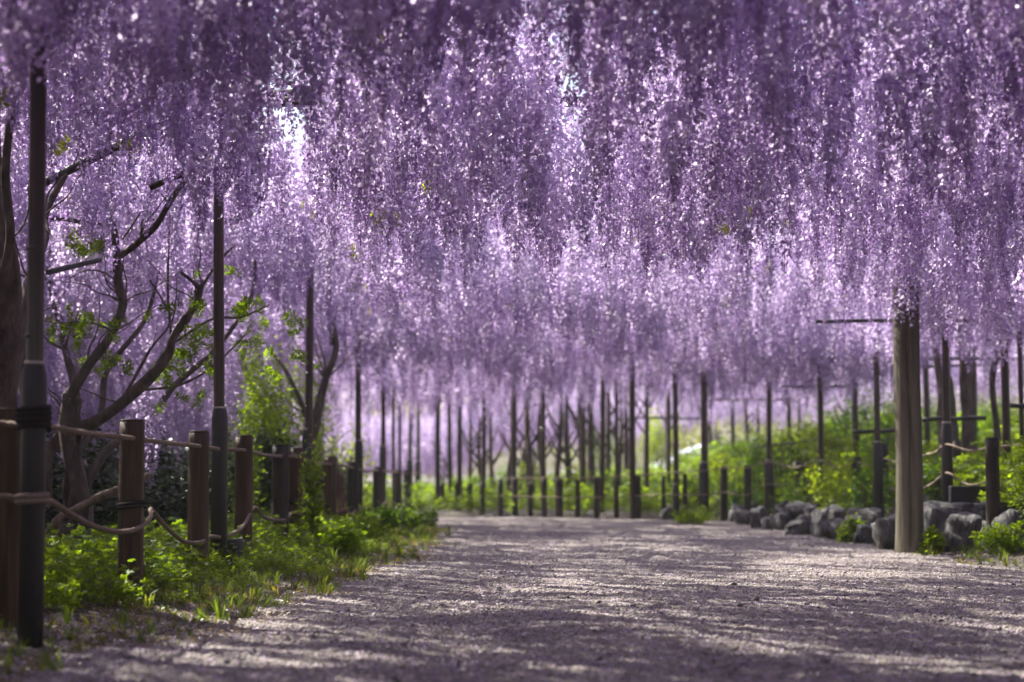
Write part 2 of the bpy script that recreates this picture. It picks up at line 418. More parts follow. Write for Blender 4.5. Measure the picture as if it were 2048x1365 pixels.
colm = np.array([noise.noise(Vector((x * 1.5, y * .22, 33))) for x, y in zip(ux, uy)])
uc &= ~((colm > .05) & (uy > 8.5) & (uy < 29) & (ux > np.where(uy > 14, -2.0, -4.6)) & (rng.uniform(0, 1, nu) < .88))
uc &= ~((ux > 4.6) & (uy > 17) & (rng.uniform(0, 1, nu) < .85)); uc &= ~((ux < -2.6) & (uy > 14) & (rng.uniform(0, 1, nu) < .2))
ux, uy = ux[uc], uy[uc]
ux = np.append(ux, rng.uniform(-16, -4.8, 14000)); uy = np.append(uy, rng.uniform(10, 38, 14000)); ui = rng.integers(0, 4, len(ux))  # more roof racemes added at left to darken the background there
pts = np.concatenate([pts, np.stack([ux, uy, rng.uniform(3.05, 3.55, len(ux))], 1)]); ii = np.concatenate([ii, ui])
npt = len(pts)
rots = np.stack([rng.normal(0, .035, npt), rng.normal(0, .035, npt), rng.uniform(0, 6.28, npt)], 1)
scl = rng.uniform(.88, 1.12, npt)
# which racemes show largest: nearest ones whose body falls in the frame
botz = pts[:, 2] - np.array(LENS)[ii]
prow = HY - (botz - CAMH) * F / np.maximum(pts[:, 1], .1); pcol = 1024 + pts[:, 0] * F / np.maximum(pts[:, 1], .1)
vis = (pts[:, 1] > 4.5) & (prow > 12) & (pcol > 0) & (pcol < 2048)
order = np.where(vis)[0]; order = order[np.argsort(pts[order, 1])][:300]
canopy = empty("wisteria_canopy", (0.8, 10, 2.85), "dense purple wisteria vine spread over the trellis above the gravel path, long racemes hanging", "wisteria")
cl = Vector(canopy.location)
for i in order:
    o = ob("flower_raceme", RAC[ii[i]], canopy, Vector(pts[i]) - cl, tuple(rots[i]), (scl[i],) * 3)
rest = np.ones(npt, bool); rest[order] = False
sc_ = scatter("raceme_mass", pts[rest] - np.array(cl), rots[rest], scl[rest], ii[rest], RAC, None, parent=canopy)

# the blossoms that hang lower and lighter where the path bends away
nf = 9000
fx = rng.uniform(-11, 9, nf); fy = rng.uniform(41, 66, nf)
cxl = lowf(fx, fy, 2.2, .4)
k2 = (cxl > -.3) & (rng.uniform(0, 1, nf) < np.where(fx > 2, .35, .8)); fx, fy, cxl = fx[k2], fy[k2], cxl[k2]
fzb = 1.62 + .55 * sstep(3.5, 5.5, fx) + .3 * cxl + rng.normal(0, .14, len(fx)) - .85 * sstep(.6, -2.4, fx)
fi = rng.integers(3, len(LENS), len(fx))
fp = np.stack([fx, fy, fzb + np.array(LENS)[fi] * 1.2], 1)
scatter("far_wisteria_blossom", fp, np.stack([fx * 0, fx * 0, rng.uniform(0, 6, len(fx))], 1), np.full(len(fx), 1.2), fi, RAC,
        "pale lavender wisteria blossom glowing beyond the bend of the path", "wisteria")

# vine stems across the roof of the trellis, under the blossom
for k in range(16):
    x0 = rng.uniform(-6, 6); y0 = rng.uniform(4, 30)
    a = rng.uniform(0, 6.28); p = Vector((x0, y0, 2.95)); L_ = []
    for j in range(14):
        L_.append((p.copy() - cl, .032 * (1 - j / 17)))
        a += rng.normal(0, .35); p = p + Vector((math.cos(a) * .5, math.sin(a) * .5, rng.normal(0, .04))); p.z = min(max(p.z, 2.8), 3.1)
    q, r_ = smooth_path(L_, 3)
    m = MB(); m.tube(q, r_, 6, rough=.3, seed=k); m.build("vine_stem", M_bark, canopy)

# ------------------------------------------------------------------ leafy plants
def leafset(V, Fc, C, base, axis, n, length, width, rr, col, droop=.3):
    """pinnate leaf: pairs of pointed leaflets along an axis"""
    axis = axis / np.linalg.norm(axis)
    side = np.cross(axis, [0, 0, 1.0]); side /= (np.linalg.norm(side) + 1e-6)
    up = np.cross(side, axis)
    L = length
    for j in range(n):
        t = (j + 1) / n
        p = base + axis * L * t - np.array([0, 0, 1]) * droop * L * t * t
        for sg in ((-1, 1) if j < n - 1 else (0,)):
            d = axis * (.55 if sg else 1.0) + side * sg * .85 + up * rr.normal(0, .25) - np.array([0, 0, .15])
            d /= np.linalg.norm(d)
            ll = width * 2.6 * (1 - .35 * abs(t - .5)) * rr.uniform(.8, 1.15)
            ws = np.cross(d, up); ws /= (np.linalg.norm(ws) + 1e-6)
            b = len(V)
            mid = p + d * ll * .45
            V += [p, mid + ws * width * .5 + up * width * .12, p + d * ll, mid - ws * width * .5 + up * width * .12]
            Fc += [(b, b + 1, b + 2), (b, b + 2, b + 3)]
            c = col * rr.uniform(.8, 1.25); C += [c, c, c * 1.1, c]

def herb_mesh(seed, h=.28, stems=4, col=(.13, .19, .022), lw=.017, n=5, ll=.09, mat=None):
    rr = np.random.default_rng(seed); V, Fc, C = [], [], []; col = np.array(col)
    for s in range(stems):
        a = rr.uniform(0, 6.28); lean = rr.uniform(.05, .45); hh = h * rr.uniform(.6, 1.1)
        b0 = np.array([math.cos(a) * .03, math.sin(a) * .03, 0.0]); d = np.array([math.cos(a) * lean, math.sin(a) * lean, 1.0])
        tip = b0 + d * hh
        sd_ = np.array([-math.sin(a), math.cos(a), 0]) * .0025
        b = len(V); V += [b0 - sd_, b0 + sd_, tip + sd_ * .4, tip - sd_ * .4]; Fc += [(b, b + 1, b + 2), (b, b + 2, b + 3)]; C += [col * .8] * 4
        nl = 6
        for j in range(nl):
            t = .3 + .7 * j / (nl - 1); an = j * 2.4 + a
            leafset(V, Fc, C, b0 + d * hh * t, np.array([math.cos(an), math.sin(an), .55 + .5 * t]), n, ll * (1.15 - .55 * t), lw, rr, col * (.8 + .35 * t))
    return mesh_np("herb", np.array(V), np.array(Fc), mat or M_leaf, False, np.array(C))

def grass_mesh(seed, h=.14, n=16, col=(.13, .19, .04)):
    rr = np.random.default_rng(seed); V, Fc, C = [], [], []; col = np.array(col)
    for s in range(n):
        a = rr.uniform(0, 6.28); r0 = rr.uniform(0, .035); hh = h * rr.uniform(.5, 1.1); lean = rr.uniform(.1, .8)
        b0 = np.array([math.cos(a) * r0, math.sin(a) * r0, 0]); dr = np.array([math.cos(a), math.sin(a), 0]); sd_ = np.array([-math.sin(a), math.cos(a), 0]) * .003
        m1 = b0 + dr * lean * hh * .35 + np.array([0, 0, hh * .65]); t1 = b0 + dr * lean * hh + np.array([0, 0, hh * (1 - .3 * lean)])
        b = len(V); V += [b0 - sd_, b0 + sd_, m1 + sd_, m1 - sd_, t1]; Fc += [(b, b + 1, b + 2), (b, b + 2, b + 3), (b + 3, b + 2, b + 4)]
        c = col * rr.uniform(.7, 1.4); C += [c * .8, c * .8, c, c, c * 1.2]
    return mesh_np("grass", np.array(V), np.array(Fc), M_leaf, False, np.array(C))

HERB = [herb_mesh(i, .26, 4) for i in range(4)] + [herb_mesh(9, .2, 4, (.15, .22, .02), .022, 3, .07), herb_mesh(11, .34, 3, (.12, .19, .025))]
GRASS = [grass_mesh(0, .12, 14, (.10, .15, .035)), grass_mesh(1, .08, 12, (.17, .16, .08)), grass_mesh(2, .06, 12, (.2, .17, .11)), grass_mesh(7, .08, 14, (.12, .14, .05))]

def place_on(n, x0, x1, y0, y1, test, zoff=-.01):
    X = rng.uniform(x0, x1, n); Y = rng.uniform(y0, y1, n); k = test(X, Y); X, Y = X[k], Y[k]
    return np.stack([X, Y, gz(X, Y) + zoff], 1)
def rr_(p, tilt=.1): return np.stack([rng.normal(0, tilt, len(p)), rng.normal(0, tilt, len(p)), rng.uniform(0, 6.28, len(p))], 1)

p = place_on(14000, -5, -.6, 6.5, 30, lambda X, Y: (inside(X, Y) < -.30 - .45 * sstep(9.5, 7.5, Y)) & (X > -1.8 - .1 * Y))
k = p[:, 0] > -2.6
dens = rng.uniform(0, 1, len(p)) < np.where(k, 1, .5); p = p[dens]
s_ = rng.uniform(.45, .95, len(p)) * np.where(p[:, 0] > -1.74, .52, .8) * (.55 + .45 * sstep(-.3, -.9, inside(p[:, 0], p[:, 1])))
scatter("herb_layer", p, rr_(p), s_, rng.integers(0, 6, len(p)), HERB, "low feathery green weeds growing along the left rope fence", "weeds")
p = place_on(42000, -3.0, -.4, 4.5, 28, lambda X, Y: (inside(X, Y) < .10 + .12 * np.sin(Y * 5 + X * 9)) & (inside(X, Y) > -1.3))
kk = rng.uniform(0, 1, len(p)) < np.where(p[:, 1] < 8.5, .30, .5); p = p[kk]
scatter("verge_grass", p, rr_(p, .3), rng.gamma(4, .11, len(p)), rng.integers(0, 4, len(p)), GRASS, "thin pale grass fringing the left edge of the path", "grass")
p = place_on(12000, 2.6, 5.5, 9, 29, lambda X, Y: (inside(X, Y) < .12 + .1 * np.sin(Y * 4)) & (inside(X, Y) > -.5))
kk = rng.uniform(0, 1, len(p)) < .55; p = p[kk]
scatter("wall_foot_grass", p, rr_(p, .3), rng.gamma(4, .12, len(p)), rng.integers(0, 4, len(p)), GRASS, "patchy grass at the foot of the right stone wall", "grass")
p = place_on(5000, 3.5, 14, 12, 40, lambda X, Y: (inside(X, Y) < -.9) & (X > 1))
scatter("bank_weeds", p, rr_(p), rng.uniform(.7, 1.7, len(p)), rng.integers(0, 6, len(p)), HERB, "green weeds covering the bank above the right stone wall", "weeds")
p = place_on(3500, -14, 5, 28, 44, lambda X, Y: (inside(X, Y) < -.2) & (Y > YB(X) - 1))
scatter("far_verge_weeds", p, rr_(p), rng.uniform(.6, 1.4, len(p)), rng.integers(0, 6, len(p)), HERB, "yellow green weeds behind the far row of posts", "weeds")

DEB = [mesh_np("debris", np.array([(-1, 0, 0), (0, .35, .3), (1, 0, .05), (0, -.35, .2)]), np.array([(0, 1, 2), (0, 2, 3)]), M_dleaf, False, np.array([c] * 4)) for c in [(.22, .15, .08), (.30, .22, .13), (.13, .085, .05), (.35, .28, .30)]]
p = place_on(30000, -3.2, -.3, 4.5, 20, lambda X, Y: (inside(X, Y) < .25) & (inside(X, Y) > -1.0), .004); p[:, 2] = np.maximum(p[:, 2], .004)
scatter("leaf_litter", p, np.stack([rng.normal(0, .4, len(p)), rng.normal(0, .4, len(p)), rng.uniform(0, 6.28, len(p))], 1), rng.uniform(.006, .02, len(p)), rng.integers(0, 4, len(p)), DEB, "dry brown leaf litter along the left edge of the path", "leaf litter")
# pebbles, grit and fallen petals: real pieces lying on the path
def pebble(seed):
    rr = np.random.default_rng(seed)
    v = np.array([(1, 0, 0), (-1, 0, 0), (0, 1, 0), (0, -1, 0), (0, 0, .6), (0, 0, -.6), (.6, .6, .35), (-.6, .6, .3), (.6, -.6, .3), (-.6, -.6, .35)]) * rr.uniform(.75, 1.2, (10, 1))
    f = [(4, 0, 6), (4, 6, 2), (4, 2, 7), (4, 7, 1), (4, 1, 9), (4, 9, 3), (4, 3, 8), (4, 8, 0), (0, 2, 6), (2, 1, 7), (1, 3, 9), (3, 0, 8)]
    c = rr.uniform(.7, 1.2)
    return mesh_np("pebble", v, np.array(f), M_peb, True, np.full((10, 3), c))
M_peb = solid("pebble_stone", [(.3, (.09, .08, .075)), (.7, (.42, .395, .38))], (2, 2, 2), .7, .2)
def petal_mesh(seed, col):
    v = np.array([(-1, 0, 0), (0, .7, .45), (1, 0, .1), (0, -.7, .35), (0, 0, -.02)]); f = [(4, 0, 1), (4, 1, 2), (4, 2, 3), (4, 3, 0)]
    return mesh_np("petal", v, np.array(f), M_petal, False, np.array([col] * 5))
PEB = [pebble(i) for i in range(4)] + [petal_mesh(0, (.55, .45, .58)), petal_mesh(1, (.40, .33, .36)), petal_mesh(2, (.28, .21, .17))]
n = 150000
# spread by picture area: finer further in, denser near the lens
Yp = 5 + 17 * rng.uniform(0, 1, n) ** 1.15; Xp = rng.uniform(-.36, .30, n) * Yp
k = (inside(Xp, Yp) > -.45) & (Xp < 3.9); Xp, Yp = Xp[k], Yp[k]
pi_ = np.where(rng.uniform(0, 1, len(Xp)) < .45, rng.integers(0, 4, len(Xp)), rng.integers(4, 7, len(Xp)))
zz = np.where(inside(Xp, Yp) > 0, .006 + .010 * np.sin(Xp * 1.9 + .6) * np.sin(Yp * .9) + .006 * np.sin(Xp * 5.3 + Yp * 2.2) + .005 * np.sin(Yp * 7.9 - Xp * 1.7), gz(Xp, Yp) + .005)
ss = np.where(pi_ < 4, rng.gamma(3, .0017, len(Xp)), rng.uniform(.004, .0085, len(Xp)))
scatter("path_litter", np.stack([Xp, Yp, zz], 1), np.stack([rng.normal(0, .5, len(Xp)), rng.normal(0, .5, len(Xp)), rng.uniform(0, 6.28, len(Xp))], 1), ss, pi_, PEB,
        "grit and fallen lavender petals strewn over the gravel path", "litter")

# ------------------------------------------------------------------ poles, posts
def P_at(px, p_per_m):      # ground position of something at picture column px whose scale is p_per_m pixels a metre
    d = F / p_per_m; return (px - 1024) / p_per_m, d

def pole(px, ppm, top, label, group, sleeve_h=1.04, r=.033, rs=.047, base=None, lean=0, sleeve=True, base_z=None):
    x, d = P_at(px, ppm); z0 = gzs(x, d) - .05 if base_z is None else base_z
    e = empty("trellis_pole", (x, d, z0), label, "pole", group)
    H = top - z0
    m = MB(); pts_ = []; rad = []
    nodes = sorted(random.uniform(.9, H - .2) for _ in range(5))
    lean = lean or random.uniform(-.009, .009)
    steps = 26
    for i in range(steps + 1):
        z = H * i / steps; pts_.append((lean * z + .004 * math.sin(z * 2 + px), .004 * math.cos(z * 3), z)); rad.append(r * (1 - .12 * i / steps) * (1 + .02 * math.sin(i * 2.1)))
    m.tube(pts_, rad, 14); m.build("shaft", M_bamboo, e)
    for z in nodes[:3]:
        m = MB(); m.tube([(lean * z, 0, z - .008), (lean * z, 0, z), (lean * z, 0, z + .008)], [r * 1.0, r * 1.1, r * 1.0], 14); m.build("node_ring", M_bamboo, e)
    if sleeve:
        s = sleeve_h - z0
        m = MB(); m.tube([(0, 0, -.05), (0, 0, s - .10), (0, 0, s - .05), (0, 0, s - .015), (0, 0, s)], [rs, rs, rs * .97, rs * .84, rs * .76], 20); m.build("sleeve", M_sleeve, e)
        m = MB(); m.tube([(0, 0, s + .001), (0, 0, s + .012)], [rs * .84, rs * .82], 16); m.build("band", M_pale, e)
    return e

gl = "poles in a row along the left side of the path"
pole(68, 548, 2.92, "nearest tall brown pole with thick grey sleeve at the far left of the path", gl, rs=.046, r=.034)
pole(440, 327, 2.62, "second tall pole with grey sleeve beside the brown short post", gl, rs=.050, r=.036)
pole(615, 223, 2.60, "third tall pole in the left row, beside the lime green shrub", gl, rs=.046, r=.038)
pole(718, 165, 2.75, "fourth tall pole in the left row, beside the dark short post", gl, rs=.052, r=.038)
pole(766, 140, 2.75, "fifth tall brown pole in the left row", gl, rs=.05, r=.036)
pole(788, 128, 2.75, "sixth tall slender pole in the left row", gl, sleeve=False, r=.026)
pole(801, 122, 2.75, "seventh tall slender pole in the left row", gl, sleeve=False, r=.026)
pole(820, 115, 2.75, "eighth tall pole with dark foot in the left row", gl, sleeve_h=.9, rs=.055, r=.034)
pole(836, 108, 2.75, "last tall pole of the left row where the path bends away", gl, sleeve_h=.88, rs=.06, r=.036)

def post(px, ppm, ztop, label, group, mat, r=.06, zbot=None, lean=0, name="short_post"):
    x, d = P_at(px, ppm); z0 = gzs(x, d) if zbot is None else zbot
    H = ztop - z0
    e = empty(name, (x, d, z0), label, "post", group)
    m = MB(); n_ = 12
    pts_ = [(lean * H * i / n_, 0, -.08 + (H + .08 - .012) * i / n_) for i in range(n_ + 1)]
    m.tube(pts_, [r * (1.02 - .04 * i / n_) for i in range(n_ + 1)], 20, rough=.06, seed=px)
    m.build("shaft", mat, e)
    m = MB(); m.tube([(lean * H, 0, H - .0115), (lean * H, 0, H)], [r * .975, r * .90], 20); m.build("bevelled_top", mat, e)
    return e
gp = "short wooden posts carrying the left rope"
LP = [(18, 505, .90, "nearest short brown post behind the first grey sleeved pole", M_wood),
      (265, 421, .90, "large dark brown short post with rope looped round its middle", M_wood),
      (399, 347, .89, "reddish brown short post just left of the second grey sleeved pole", M_wood),
      (489, 300, .90, "reddish brown short post just right of the second grey sleeved pole", M_wood),
      (562, 257, .87, "dark short post left of a brown one in the close pair", M_dwood),
      (594, 239, .86, "brown short post right of the dark one in the close pair", M_wood),
      (661, 202, .82, "brown short post wrapped by the peeling twisted vine", M_wood),
      (706, 180, .78, "dark short post standing against the fourth tall pole", M_dwood),
      (756, 152, .74, "dark short post standing against the fifth tall pole", M_dwood),
      (796, 130, .71, "dark short post near the end of the left row", M_dwood),
      (815, 122, .71, "last dark short post of the left row", M_dwood)]
left_posts = []
for px, ppm, zt_, lab, mt in LP:
    post(px, ppm, zt_, lab, gp, mt, r=.060 if px < 500 else .066)
    left_posts.append((*P_at(px, ppm), zt_))

# stub of pipe beside second pole
x, d = P_at(476, 318)
m = MB(); m.tube([(0, 0, -.05), (0, 0, .17), (0, 0, .18)], [.055, .055, .05], 20)
o = m.build("pipe_stub", M_sleeve, None, loc=(x, d - .1, gzs(x, d) + .0)); tag(o, "short grey pipe stub in the weeds right of the second grey sleeved pole", "pipe")

# twisted vine on the post
x, d = P_at(680, 196)
e = empty("peeling_vine", (x, d, gzs(x, d)), "peeling reddish twisted vine stump leaning on a brown short post", "vine")
for k in range(4):
    m = MB(); L_ = [((-.08 + .03 * k, 0, .72 - .03 * k), .008), ((-.04 + .025 * k, -.03, .5), .014), ((.0 + .012 * k, -.03, .3), .02), ((.02, -.02 - .01 * k, .15), .026), ((.05 + .01 * k, -.02, .0), .03)]
    q, r_ = smooth_path(L_, 4); m.tube(q, r_, 7, rough=.4, seed=k, c=(1.6, 1.1, 1.0)); m.build("stem", M_bark, e)
m = MB(); q, r_ = smooth_path([((-.04, -.07, .16), .02), ((.04, -.09, .21), .03), ((.11, -.05, .16), .03), ((.13, .0, .08), .02)], 4); m.tube(q, r_, 8, rough=.5, c=(1.5, .9, .9)); m.build("knot", M_bark, e)

# ------------------------------------------------------------------ ropes
def rope(name, ctrl, rad, label, group, mat, strands=3, sub=8, step=.02, parent=None):
    q, _ = smooth_path([(c, rad) for c in ctrl], sub)
    # resample
    d = [0]
    for i in range(1, len(q)): d.append(d[-1] + (q[i] - q[i - 1]).length)
    L = d[-1]; n_ = int(L / step); arr = np.array([list(v) for v in q]); ds = np.linspace(0, L, n_)
    pp = np.stack([np.interp(ds, d, arr[:, j]) for j in range(3)], 1)
    m = MB()
    for s in range(strands):
        hp = []
        for i in range(n_):
            t = Vector(pp[min(i + 1, n_ - 1)] - pp[max(i - 1, 0)]).normalized()
            a = t.cross(Vector((0, 0, 1))).normalized(); b = t.cross(a)
            an = ds[i] / (rad * 9) * 6.283 + s * 6.283 / strands
            hp.append(Vector(pp[i]) + (a * math.cos(an) + b * math.sin(an)) * rad * .5)
        m.tube(hp, rad * .56, 5, cap=True)
    o = m.build(name, mat, parent)
    if label: tag(o, label, "rope", group)
    return o
def coil(center, r, rad, turns, mat, parent=None, tilt=0, name="rope_binding", label=None, group=None):
    pts_ = []
    for i in range(int(turns * 16) + 1):
        a = i / 16 * 6.283
        pts_.append((center[0] + math.cos(a) * r, center[1] + math.sin(a) * r, center[2] + rad * 1.7 * i / 16 + tilt * math.cos(a)))
    m = MB(); m.tube(pts_, rad, 6); o = m.build(name, mat, parent)
    if label: tag(o, label, "rope", group)
    return o

gr = "ropes strung between the left posts"
# upper rope: runs along the front of the posts
up = []
for (px, py, ppm) in [(-60, 845, 560), (0, 848, 540), (60, 851, 540), (110, 856, 520), (180, 868, 470), (265, 877, 421), (330, 886, 380), (399, 893, 347), (440, 899, 325), (489, 901, 300), (530, 911, 275), (562, 913, 257), (594, 915, 239), (625, 926, 222), (661, 929, 202), (706, 936, 180), (735, 944, 165), (756, 941, 152), (796, 945, 130), (815, 947, 122), (836, 948, 108)]:
    d = F / ppm - .075; up.append(P(px, py, d))
rope("upper_rope", up, .0125, "upper hemp rope running along the tops of the left posts", gr, M_rope)
lo = []
for (px, py, ppm) in [(-60, 985, 560), (0, 993, 545), (60, 1000, 540), (100, 1003, 520), (140, 1028, 490), (190, 1054, 460), (240, 1064, 432), (280, 1056, 421), (302, 1034, 412), (303, 1020, 405), (330, 1052, 382), (365, 1082, 360), (399, 1086, 350), (421, 1074, 338), (450, 1074, 320), (485, 1055, 306), (508, 1016, 294), (525, 1033, 280), (545, 1040, 268), (570, 1040, 256), (584, 1027, 246), (605, 1025, 240), (616, 1010, 238), (617, 1030, 230), (640, 1066, 215), (665, 1075, 205), (690, 1050, 190), (715, 1018, 178), (740, 1020, 165), (752, 1026, 155), (775, 1003, 140), (800, 1012, 128), (810, 995, 122), (836, 1000, 108)]:
    d = F / ppm - .075; lo.append(P(px, py, d))
rope("lower_rope", lo, .0125, "lower hemp rope sagging in loops between the left posts", gr, M_rope)
x, d = P_at(265, 421); z = P(265, 1018, d).z
coil((x, d, z), .068, .0085, 2, M_drope, tilt=.006, name="rope_loop", label="dark rope loop tied round the large dark brown short post", group=gr)
x, d = P_at(68, 548)
coil((x, d, P(68, 860, d).z), .056, .012, 4, M_drope, name="rope_binding", label="thick black rope binding round the nearest sleeved pole", group=gr)
coil((x, d, P(68, 1010, d).z), .056, .011, 2, M_rope, name="rope_binding", label="hemp rope wound twice round the nearest sleeved pole, low down", group=gr)
x, d = P_at(594, 239); coil((x, d, P(594, 1008, d).z), .07, .009, 2, M_drope, name="rope_loop", label="dark rope loop round the brown post of the close pair", group=gr)

# ------------------------------------------------------------------ right-hand poles and posts
g2 = "tall poles along the right side and the bend of the path"
pole(1893, 222, 2.85, "tall pole with pale capped grey sleeve behind the boulders, right of the big log", g2, sleeve_h=1.10, rs=.05, r=.036, base_z=.28)
pole(1755, 187, 2.85, "tall pole with dark sleeve just left of the big log", g2, sleeve_h=.98, rs=.052, r=.035, base_z=.0)
pole(1640, 160, 2.85, "tall dark pole where the upper cross rail begins", g2, sleeve_h=.8, rs=.055, r=.038, base_z=.1)
pole(1537, 150, 2.85, "tall dark pole rising from the wall beside the green bank", g2, sleeve_h=.82, rs=.062, r=.038, base_z=-.02)
pole(1407, 146, 2.7, "thick dark pole standing among weeds at the bend", g2, sleeve_h=.8, rs=.07, r=.05, base_z=-.02)
pole(1351, 144, 2.7, "tall dark pole left of the green bank at the bend", g2, sleeve_h=.5, rs=.05, r=.042, base_z=-.02)
pole(2012, 215, 2.85, "tall slim pole near the right edge, behind the leafy branch", g2, sleeve=False, r=.04, base_z=.3)
pole(2044, 200, 2.85, "tall slim pole at the very right edge", g2, sleeve=False, r=.028, base_z=.3)
# slender uprights standing deeper in the garden
g3 = "slender far uprights of the trellis"
far = [(1265, 139, 2.4, .04), (1293, 128, 2.3, .03), (1337, 118, 2.5, .028), (1466, 112, 2.5, .03), (1517, 105, 2.6, .03), (1578, 118, 2.6, .035), (1597, 110, 2.5, .025), (1711, 140, 2.4, .042), (1855, 150, 2.6, .035), (1947, 160, 2.7, .035), (1232, 125, 2.2, .028), (1204, 132, 2.2, .035), (1167, 122, 2.2, .04), (1086, 126, 2.2, .035), (1056, 118, 2.2, .035), (1028, 126, 2.1, .04), (967, 120, 2.0, .035), (919, 125, 1.9, .035), (900, 118, 1.9, .03), (875, 126, 1.8, .035)]
lm = ["left of the pale sheet", "right of the first pale sheet pole", "against the pale sheet", "in front of the green bank's left end", "behind the green bank's left half", "behind the green bank, left of the crossing rail", "behind the green bank, thinnest of its neighbours", "with a thick brown foot, left of the big log", "just right of the big log", "between the brown trunks on the right", "left of the tall pole at the bend", "among dark trunks near the bend", "near the centre among forked trunks", "near the centre beside a yellow bush", "at the centre of the far row", "left of centre in the far row", "in the left half of the far row", "near the bright path end", "close to the bright path end", "first in the far row, beside the left bushes"]
for (px, ppm, top, r), t_ in zip(far, lm):
    pole(px, ppm, top + .55, "slender dark upright " + t_, g3, sleeve=False, r=r * 1.2)

g4 = "short dark posts carrying the right rope"
RP = [(1983, 252, .93, -.03, "dark short post among the boulders near the right edge", .056),
      (1911, 205, .96, .25, "reddish short post behind the sleeved pole on the right", .05),
      (1766, 178, .98, -.02, "dark short post pressed against the pole left of the big log", .058),
      (1711, 165, .85, .0, "dark short post rising from the stones left of the big log", .062),
      (1593, 152, .81, .0, "dark short post with a pale chip, on the stone wall", .05),
      (1494, 148, .76, .0, "third dark short post from the thick bend pole", .05),
      (1447, 146, .75, .0, "second dark short post from the thick bend pole", .052),
      (1369, 143, .65, -.03, "short dark post between two tall bend poles", .035),
      (1326, 140, .62, -.03, "thin short post in front of the pale sheet", .03),
      (1275, 139, .62, -.03, "short dark post beside the slender pole at the bend", .045),
      (1232, 138, .58, -.03, "short dark post with weeds behind, left of the pale sheet", .038),
      (1193, 137, .60, -.03, "short dark post at the middle of the far row", .045),
      (1118, 136, .58, -.03, "broad short post right of the yellow bush", .06),
      (1001, 134, .55, -.03, "short post left of the yellow bush in the far row", .04),
      (1030, 133, .60, -.03, "short dark post at the foot of a forked trunk left of centre", .045), (1060, 134, .52, -.03, "short dark post close to the centre of the far row", .04), (1088, 135, .58, -.03, "short dark post right beside the central forked trunk", .045),
      (1155, 136, .56, -.03, "short dark post left of the middle post in the far row", .04), (965, 131, .52, -.03, "short dark post in the left half of the far row", .042), (940, 128, .50, -.03, "short dark post nearer the bright path end", .04), (915, 125, .50, -.03, "short dark post next to the bright path end", .04), (885, 122, .50, -.03, "leftmost short dark post of the far row", .04)]
for px, ppm, zt_, zb_, lab, r in RP: post(px, ppm, zt_, lab, g4, M_dwood, r=r, zbot=zb_)

gr2 = "ropes strung between the right posts"
def ropepx(name, pts_, rad, lab, mat=M_rope, gg=gr2):
    rope(name, [P(px, py, F / ppm - .07) for px, py, ppm in pts_], rad, lab, gg, mat, step=.03)
ropepx("upper_rope", [(2090, 885, 232), (2040, 890, 230), (1983, 895, 228), (1940, 902, 226), (1893, 889, 222), (1870, 905, 214), (1845, 911, 205), (1800, 925, 195), (1766, 918, 178), (1735, 930, 170), (1711, 924, 165), (1675, 935, 162), (1640, 920, 160), (1590, 935, 152), (1537, 925, 150), (1494, 936, 148), (1447, 936, 146), (1407, 942, 146), (1351, 945, 144), (1275, 950, 139), (1193, 955, 137), (1118, 955, 136), (1001, 958, 134)], .010, "upper rope along the right posts and round the bend")
ropepx("lower_rope", [(2090, 975, 232), (2040, 975, 230), (2005, 970, 229), (1983, 961, 228), (1950, 970, 226), (1925, 965, 224), (1893, 946, 222), (1860, 970, 210), (1820, 985, 195), (1766, 975, 178), (1735, 985, 170), (1711, 976, 165), (1675, 975, 162), (1640, 958, 160), (1590, 985, 152), (1537, 968, 150), (1494, 990, 148), (1447, 985, 146), (1407, 990, 146), (1351, 990, 144), (1275, 992, 139), (1193, 995, 137), (1118, 995, 136), (1001, 992, 134)], .010, "lower rope sagging between the right posts and round the bend")
a_, b_ = P(1862, 1020, F / 214), P(1885, 955, F / 221)
m = MB(); m.tube([a_, b_], .008, 6); o = m.build("guy_line", M_drope); tag(o, "thin black guy line slanting from the sleeved pole on the right", "rope")

# cross rails of the trellis
g5 = "horizontal cross rails of the trellis on the right"
def rail(px0, py0, px1, py1, ppm, r, lab, mat=M_rail, gg=g5, nm="cross_rail", ppm1=None):
    a, b = P(px0, py0, F / ppm), P(px1, py1, F / (ppm1 or ppm))
    m = MB(); n_ = 10
    m.tube([a.lerp(b, i / n_) + Vector((0, 0,   .004 * math.sin(i * 1.3 + px0) * (nm == 'cross_rail'))) for i in range(n_ + 1)], r, 8)
    o = m.build(nm, mat); tag(o, lab, "rail", gg)
rail(1632, 643, 2100, 640, 218, .018, "highest visible cross rail, half hidden by hanging blossom at right")
rail(1640, 719, 2120, 717, 168, .022, "long dark cross rail starting at the tall dark pole")
rail(1656, 737, 2000, 730, 156, .018, "thinner cross rail just below the long dark one")
rail(1560, 773, 1712, 773, 140, .020, "short cross rail over the bright top of the bank")
rail(1420, 800, 1600, 800, 120, .018, "faint cross rail over the left end of the bank")
rail(1260, 836, 1420, 838, 112, .018, "faint cross rail above the pale sheet")
rail(1705, 864, 1792, 862, 186, .022, "pale grey pipe rail left of the big log", M_sleeve)
rail(1845, 839, 1972, 836, 200, .022, "pale grey pipe rail right of the big log", M_sleeve)
rail(2003, 813, 2090, 811, 212, .024, "pale grey pipe rail at the right edge", M_sleeve)
rail(1515, 895, 1640, 880, 130, .022, "pale grey pipe rail in the green bank", M_sleeve)
rail(1800, 536, 1935, 535, 235, .018, "topmost cross rail, a thin line in the blossom above the big log")
g6 = "bamboo rails of the trellis roof at upper left"
rail(60, 380, 330, 245, 340, .026, "dark pipe rail slanting up through blossom at upper left", M_rail, g6, "roof_rail", 360)
rail(95, 545, 200, 520, 330, .018, "dark bar stub slanting behind the gnarled tree", M_rail, g6, "roof_rail", 320)
